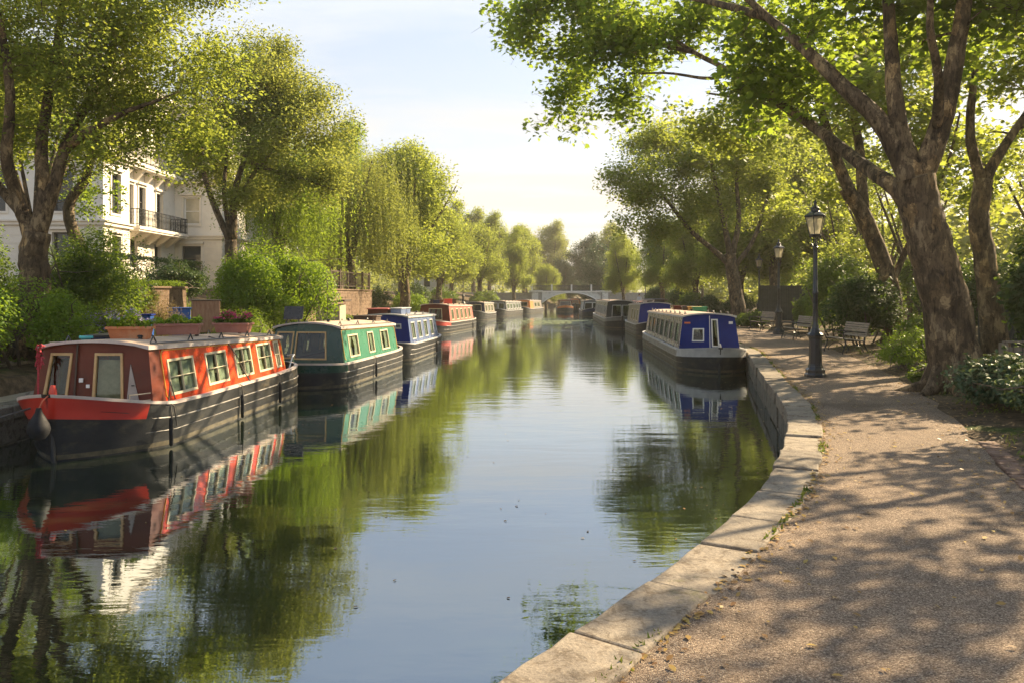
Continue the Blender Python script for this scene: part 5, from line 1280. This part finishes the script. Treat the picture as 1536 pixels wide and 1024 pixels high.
proto('F', 'broadleaf_tree', '', [([(0,0,-.3),(-.1,0,1.2),(-.05,.1,2.6)], .24, .18)]+radial(7, 2.3, 2.8, 8.2, rg, .10), [((0,0,7.2),(2.9,2.9,2.8)),((1.6,.7,4.4),(2.2,2.2,1.6)),((-1.8,.3,4.8),(2,2,1.6))], 105, 42, (.22,.22,.17), .165, KITE, M_LEAFY, 26, sub=18, subr=.25)
proto('C', 'willow_tree', '', [([(0,0,-.3),(.1,0,2),(0,.1,3.6)], .32, .26)]+radial(6, 3.2, 2.6, 8.4, rg, .14), [((0,0,8.2),(2.7,2.7,1.9)),((1.6,-1,6.6),(1.7,1.7,1.4)),((-1.5,-1,6.4),(1.8,1.8,1.4))], 210, 330, (.55,.55,.3), .17, SLIM, M_LEAFP, 23, sub=12, strands=6, droop=2.0, zmin=1.0)
proto('D', 'broadleaf_tree', '', [([(0,0,-.3),(0,.1,2),(.1,0,4)], .40, .3)]+radial(6, 3.4, 3.4, 11, rg, .17), [((0,0,9.5),(4.3,4.3,3.8)),((0,0,5.2),(4,4,2.5)),((.3,0,12.9),(2.5,2.5,1.9))], 440, 90, (.55,.55,.44), .23, KITE, M_LEAFY, 24, sub=22, subr=.34)
proto('E', 'conifer_tree', '', [([(0,0,-.3),(0,0,6),(.1,0,12)], .35, .06)], [((0,0,4),(3.6,3.6,3)),((0,0,7.5),(3,3,2.6)),((0,0,10.6),(1.9,1.9,2))], 320, 80, (.45,.45,.4), .22, KITE, M_LEAFB, 25, sub=16)
def plant(key, x, y, s, rz, label, mat=None, sz=1):
    pr, used = protos[key]
    if not used: protos[key][1] = True; c = pr
    else: c = copy_tree(pr)
    c.location = (x, y, gz(x, y)-.05); c.scale = (s, s, s*sz); c.rotation_euler.z = rz; c['label'] = label; c['group'] = 'trees lining the canal'
    if mat:
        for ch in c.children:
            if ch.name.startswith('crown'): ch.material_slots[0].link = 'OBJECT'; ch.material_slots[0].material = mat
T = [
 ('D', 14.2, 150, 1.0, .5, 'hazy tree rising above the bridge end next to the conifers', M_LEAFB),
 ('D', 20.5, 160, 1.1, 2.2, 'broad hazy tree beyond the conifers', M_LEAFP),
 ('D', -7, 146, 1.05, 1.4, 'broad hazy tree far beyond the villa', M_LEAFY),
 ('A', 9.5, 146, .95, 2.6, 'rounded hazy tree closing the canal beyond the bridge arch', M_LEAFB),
 ('F', -16.5, 27.5, .85, .5, 'thin tree in front of the house end beside the split trunk', M_LEAF),
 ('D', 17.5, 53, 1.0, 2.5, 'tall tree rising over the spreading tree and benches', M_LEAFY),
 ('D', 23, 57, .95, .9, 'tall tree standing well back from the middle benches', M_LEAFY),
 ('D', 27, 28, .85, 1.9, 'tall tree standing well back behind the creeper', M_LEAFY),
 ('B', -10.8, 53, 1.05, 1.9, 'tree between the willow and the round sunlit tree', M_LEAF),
 ('A', 15.8, 112, .9, 1.0, 'green tree overhanging the far end of the bridge', M_LEAFY),
 # left bank going away
 ('C', -8.9, 43.5, 1.0, .4, 'drooping willow behind the timber railing', M_LEAFP),
 ('A', -6.9, 51, 1.12, 1.0, 'round sunlit tree with a bare dark trunk, beyond the willow above the pink narrowboat', M_LEAFY),
 ('C', -10.6, 36.5, .92, 1.9, 'dark willow between the bright bush and the timber railing', M_LEAF),
 ('B', -8.2, 62, .98, 2.2, 'tree leaning out behind the salmon pink narrowboat stern', M_LEAFY),
 ('A', -6.4, 71, .92, 3.1, 'yellow green tree above the small grey narrowboat', M_LEAFY),
 ('B', -6.3, 84, .95, .7, 'pale tree above the dark nosed grey narrowboat', M_LEAFY),
 ('A', -3.8, 95, .92, 2.0, 'golden tree above the orange cabined narrowboat', M_LEAFY),
 ('B', .3, 107, .92, 1.2, 'low golden tree beside the bridge abutment', M_LEAFY),
 ('D', -3.4, 121, .85, .1, 'big hazy tree behind the bridge ramp', M_LEAFY),
 ('D', 2.0, 134, .86, 2.5, 'hazy yellow tree just beyond the bridge', M_LEAFY),
 ('A', 5.6, 131, .82, 1.5, 'low golden tree overhanging the canal beyond the bridge', M_LEAFY),
 ('D', 8.8, 175, 1.18, .9, 'tallest round hazy tree closing the view over the bridge', M_LEAFP),
 ('D', 3.0, 170, .95, 2.9, 'faint hazy tree left of the tallest one', M_LEAFP),
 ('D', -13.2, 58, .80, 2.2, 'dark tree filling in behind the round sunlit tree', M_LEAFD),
 ('D', -16, 74, .86, .2, 'broad tree standing back on the garden bank', M_LEAF),
 ('D', -12.5, 90, .82, 1.2, 'hazy broad tree behind the far lamp', M_LEAF),
 ('D', -10, 108, .8, 2.6, 'hazy tree behind the pale villa', M_LEAFP),
 # the path's bank going away
 ('E', 13.2, 122, .93, 0, 'dark blue green conifer behind the bridge end', M_LEAFB),
 ('E', 16.6, 128, .9, 1, 'second dark conifer behind the first', M_LEAFB),
 ('B', 13.4, 96, .8, 2.3, 'yellow leaved tree beside the bridge on the footpath bank', M_LEAFY),
 ('A', 14.9, 79, .85, .5, 'green tree beside the walking person', M_LEAF),
 ('B', 15.2, 66, .9, 2.9, 'tree over the red roofed narrowboat', M_LEAFY),
 ('A', 15.8, 55, .95, 1.7, 'tree behind the farther benches and screen fence', M_LEAFY),
 ('D', 20.5, 62, .72, .7, 'broad tree behind the screen fence', M_LEAF),
 ('D', 21, 88, .8, 1.4, 'broad hazy tree behind the footpath lamp', M_LEAFY),
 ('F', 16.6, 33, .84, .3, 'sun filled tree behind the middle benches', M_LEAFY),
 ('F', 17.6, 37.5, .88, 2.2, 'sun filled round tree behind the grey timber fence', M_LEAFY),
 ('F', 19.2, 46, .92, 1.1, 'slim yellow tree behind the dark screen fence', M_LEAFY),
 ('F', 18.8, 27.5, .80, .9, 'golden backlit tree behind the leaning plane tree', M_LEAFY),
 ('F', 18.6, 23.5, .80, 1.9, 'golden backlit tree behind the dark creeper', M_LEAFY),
 ('F', 14.6, 13.8, .80, 2.6, 'unseen tree added to shade the gravel path from behind the timber fence', M_LEAF),  # out of view, added so its shadow dapples the path
 ('F', 12.4, 12.4, .92, .4, 'airy unseen tree added to dapple the gravel path next to the timber fence end', M_LEAF),  # stands out of view, put here to break up sunlight on the near path
 ('F', 11.8, 7.6, .82, 2.0, 'unseen tree added to shade the near end of the gravel path', M_LEAF),  # added beyond the view's edge to shade the path's near end
 ('F', 18.8, 16.8, .85, 2.8, 'unseen tree added for its shadow, farthest behind the creeper', M_LEAF),  # unseen, added to filter the sun before it reaches the path
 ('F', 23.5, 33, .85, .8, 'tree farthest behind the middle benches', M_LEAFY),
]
for k, x, y, s, rz, lab, mt in T: plant(k, x, y, s, rz, lab, mt)

# far-off wood that reads as one mass
rng = np.random.default_rng(77); pts = []
for i in range(240):
    y = rng.uniform(150, 262); x = rng.uniform(-105, 110)
    if abs(x-(lb(y)+rb(y))/2) < 16 and y < 205: continue
    h = rng.uniform(7, 11.5); c = np.array((x, y, h*.55)); d = rng.normal(size=(520, 3)); d /= np.linalg.norm(d, axis=1)[:, None]
    pts.append(c+d*np.array((4.5, 4.5, h*.5))*(.7+.35*rng.random((520, 1)))*(1+.15*np.sin(d[:, :1]*7+i)))
for sx_, x0, x1 in ((0, -70, -27), (1, 27, 80)):
    for i in range(190):
        y = rng.uniform(62 if sx_ == 0 else 25, 165); x = rng.uniform(x0, x1); h = rng.uniform(7, 10.5); c = np.array((x, y, h*.55)); d = rng.normal(size=(520, 3)); d /= np.linalg.norm(d, axis=1)[:, None]
        pts.append(c+d*np.array((4, 4, h*.5))*(.7+.35*rng.random((520, 1)))*(1+.15*np.sin(d[:, :1]*7+i)))
pts = np.vstack(pts); pts = pts[pts[:, 2] > .5]
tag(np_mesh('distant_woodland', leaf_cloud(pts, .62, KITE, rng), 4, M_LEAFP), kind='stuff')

# ------------------------------------------------------------------ shrubs and hedges
def bush(label, x, y, rad, n, leaf, lm, seed, shape=KITE, cat='bush', name='bush', **kw):
    return make_bush(name, label, cat, (x, y, gz(x, y)-.05), rad, n, leaf, shape, lm, seed, **kw)
bush('bright green bush lowest on the bank, beside the low stone wall', -9.6, 12.9, (1.5,1.3,.86), 18000, .055, M_BUSH, 31, nsub=16)
bush('bright green bush on the bank directly behind the turquoise can', -9.3, 15.2, (1.15,1.1,.95), 15000, .055, M_BUSH, 32, nsub=14)
bush('rounded mid green bush to the right of the tall split trunk', -9.9, 18.6, (1.45,1.2,1.6), 22000, .062, M_BUSH2, 33, nsub=18)
bush('dark green bush behind the split trunk at the edge of the garden', -12.2, 17.4, (1.3,1.2,1.45), 16000, .065, M_BUSH2, 34, nsub=14)
bush('small leafy bush between the rounded bush and the split trunk', -10.9, 19.8, (1.0,1.0,1.15), 9000, .06, M_BUSH2, 35)
bush('lilac flowering shrub beside the tawny bush', -8.9, 17.3, (.42,.5,.66), 3800, .045, M_BUSH2, 36, cat='flowering shrub', name='flowering_shrub', flowers=(M_LILAC, 2600, .045))
bush('low green bush covering the brown terrace wall', -11.2, 22.6, (.9,1.4,.75), 9000, .065, M_BUSH2, 81)
bush('tawny brown bush between the lilac shrub and the locker', -9.05, 20.2, (.66,.66,.80), 9000, .045, M_TAN, 37, shape=SLIM)
bush('pale green bush behind the locker', -7.95, 23.2, (.80,.75,.80), 11000, .06, M_BUSH, 38, shape=SLIM)
bush('large bright yellow green bush above the green narrowboat', -7.75, 26.2, (2.2,1.6,2.15), 38000, .08, M_BUSH, 39, nsub=24, up=.2, subr=.36)
bush('second lobe of bright foliage spilling toward the blue ended narrowboat', -6.6, 29.2, (1.1,1.2,1.15), 13000, .08, M_BUSH, 40, nsub=14, up=.2)
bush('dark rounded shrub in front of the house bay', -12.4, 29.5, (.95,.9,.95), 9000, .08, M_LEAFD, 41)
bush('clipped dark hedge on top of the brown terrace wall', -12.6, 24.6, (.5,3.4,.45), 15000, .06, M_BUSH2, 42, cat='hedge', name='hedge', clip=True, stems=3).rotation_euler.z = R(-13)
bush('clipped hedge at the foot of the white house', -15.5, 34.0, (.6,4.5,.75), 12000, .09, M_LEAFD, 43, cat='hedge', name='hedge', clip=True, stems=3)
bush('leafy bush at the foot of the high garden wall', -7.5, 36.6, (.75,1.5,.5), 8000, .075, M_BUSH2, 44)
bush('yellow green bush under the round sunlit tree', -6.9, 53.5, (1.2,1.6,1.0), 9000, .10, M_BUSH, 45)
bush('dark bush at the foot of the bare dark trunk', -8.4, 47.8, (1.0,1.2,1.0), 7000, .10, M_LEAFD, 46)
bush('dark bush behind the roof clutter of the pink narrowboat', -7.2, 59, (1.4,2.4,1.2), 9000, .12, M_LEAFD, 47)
bush('green bush on the bank above the small grey narrowboat', -6.7, 76.5, (1.4,2.6,1.0), 7000, .14, M_BUSH2, 48)
bush('green bush on the bank above the orange cabined narrowboat', -3.2, 92.5, (1.6,2.6,1.0), 7000, .15, M_BUSH2, 49)
bush('sunlit bush next to the bridge pier', 1.3, 103, (1.3,2,1.1), 5000, .16, M_BUSH, 50)
# path side
bush('glossy dark shrub with pale edged leaves at the foot of the huge plane tree', 7.25, 11.5, (.85,.8,.42), 9000, .068, M_VAR, 61, shape=OVAL, nsub=16)
bush('glossy variegated shrub spilling toward the brick edging', 7.05, 9.9, (.82,.9,.44), 9500, .068, M_VAR, 62, shape=OVAL, nsub=16)
bush('glossy shrub at the very edge of the view beside the timber fence', 8.5, 10.9, (.9,.9,.5), 7000, .07, M_VAR, 63, shape=OVAL)
bush('dark large leaved creeper heaped high over the timber fence', 10.6, 14.6, (1.6,1.1,1.75), 17000, .13, M_IVY, 64, shape=OVAL, nsub=20, cat='creeper', name='creeper')
bush('feathery light green fern clump between the two big plane trees', 8.95, 17.6, (.72,.7,.5), 7500, .07, M_BUSH, 65, shape=SLIM, cat='fern', name='fern_clump', up=.2)
bush('low green plants beside the roots of the huge plane tree', 9.75, 18.6, (.8,.7,.6), 7000, .075, M_BUSH2, 66)
bush('small leafy plant at the edge of the soil near the huge plane tree roots', 8.1, 15.6, (.4,.35,.22), 1800, .06, M_BUSH2, 67)
bush('dark rounded hedge behind the first bench', 11.2, 25.4, (1.2,1.3,1.2), 15000, .09, M_IVY, 68, shape=OVAL, nsub=18)
bush('dark bush under the leaning plane tree', 13.5, 24, (1.4,1.2,1.3), 11000, .09, M_IVY, 69, shape=OVAL)
bush('sun topped bush between the first bench and the second bench', 12.1, 29.4, (1.3,1.5,1.75), 15000, .095, M_BUSH2, 70, nsub=18)
bush('rounded bush at the grey timber fence', 12.9, 34.5, (.6,.8,1.1), 6000, .09, M_BUSH2, 71)
bush('low bush at the foot of the spreading tree', 12.4, 41.0, (.8,.9,.5), 5000, .09, M_BUSH2, 72)
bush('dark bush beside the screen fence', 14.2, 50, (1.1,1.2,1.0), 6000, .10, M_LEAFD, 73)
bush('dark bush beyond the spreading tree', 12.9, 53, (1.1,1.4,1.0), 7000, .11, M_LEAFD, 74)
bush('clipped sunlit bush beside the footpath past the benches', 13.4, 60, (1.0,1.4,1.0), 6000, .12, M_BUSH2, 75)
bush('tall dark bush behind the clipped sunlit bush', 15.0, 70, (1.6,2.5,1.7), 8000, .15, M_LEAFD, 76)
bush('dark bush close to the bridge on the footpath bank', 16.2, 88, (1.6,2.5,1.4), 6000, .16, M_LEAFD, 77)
bush('leafy bush behind the creeper', 14.2, 17.2, (1.7,1.4,1.6), 10000, .10, M_BUSH2, 78)
bush('wide bush closing the gap behind the low dark fence', 15.8, 24.5, (2.2,2,1.6), 12000, .11, M_BUSH2, 79)
bush('wide bush behind the second bench trees', 17.5, 33, (2.4,2.4,1.7), 12000, .12, M_BUSH2, 80)

# ------------------------------------------------------------------ leaf litter and grass
rng = np.random.default_rng(5); pts = []
for i in range(4200):                           # against the coping and on the soil
    y = rng.uniform(2.2, 26)
    if rng.random() < .42: x = rb(y)+.39+abs(rng.normal(0, .10)); z = .562
    elif rng.random() < .75: x = rp(y)+rng.normal(.15, .35); z = gz(x, y)+.02 if x > rp(y) else .563
    else: x = rng.uniform(rb(y)+.6, rp(y)); z = .563
    pts.append((x, y, z))
pts = np.array(pts); tag(np_mesh('fallen_leaves', leaf_cloud(pts, .042, OVAL, rng, up=5, vary=.5), len(OVAL), M_LITTER), kind='stuff')
pts = []
for i in range(7000):
    y = rng.uniform(2.2, 30)
    if rng.random() < .3: x = rb(y)+.40+abs(rng.normal(0, .035)); z = .56; 
    else: x = rp(y)+.25+abs(rng.normal(0, .7)); z = gz(x, y)+.03
    if math.sin(y*2.3)+math.sin(y*5.1+x*2) < .2: continue
    pts.append((x, y, z))
pts = np.array(pts); V = leaf_cloud(pts, .07, SLIM, rng, up=-.3, droop=-1.5, vary=.5); tag(np_mesh('grass', V, 4, M_GRASS), kind='stuff')
pts = []
for i in range(9000):
    y = rng.uniform(8, 40); x = lb(y)-rng.uniform(1.9, 6); pts.append((x, y, gz(x, y)+.06))
V = leaf_cloud(np.array(pts), .16, SLIM, rng, up=-.3, droop=-1.5, vary=.5); tag(np_mesh('ground_cover', V, 4, M_BUSH2), kind='stuff')

pts = []
for i in range(260):
    y = rng.uniform(3.4, 24); x = rb(y)-abs(rng.normal(0, .5))-.05 if rng.random() < .5 else rng.uniform(lb(y)+2.6, rb(y)-.1); pts.append((x, y, .006))
tag(np_mesh('floating_leaves', leaf_cloud(np.array(pts), .035, OVAL, rng, up=25, vary=.5), len(OVAL), M_LITTER), kind='stuff')
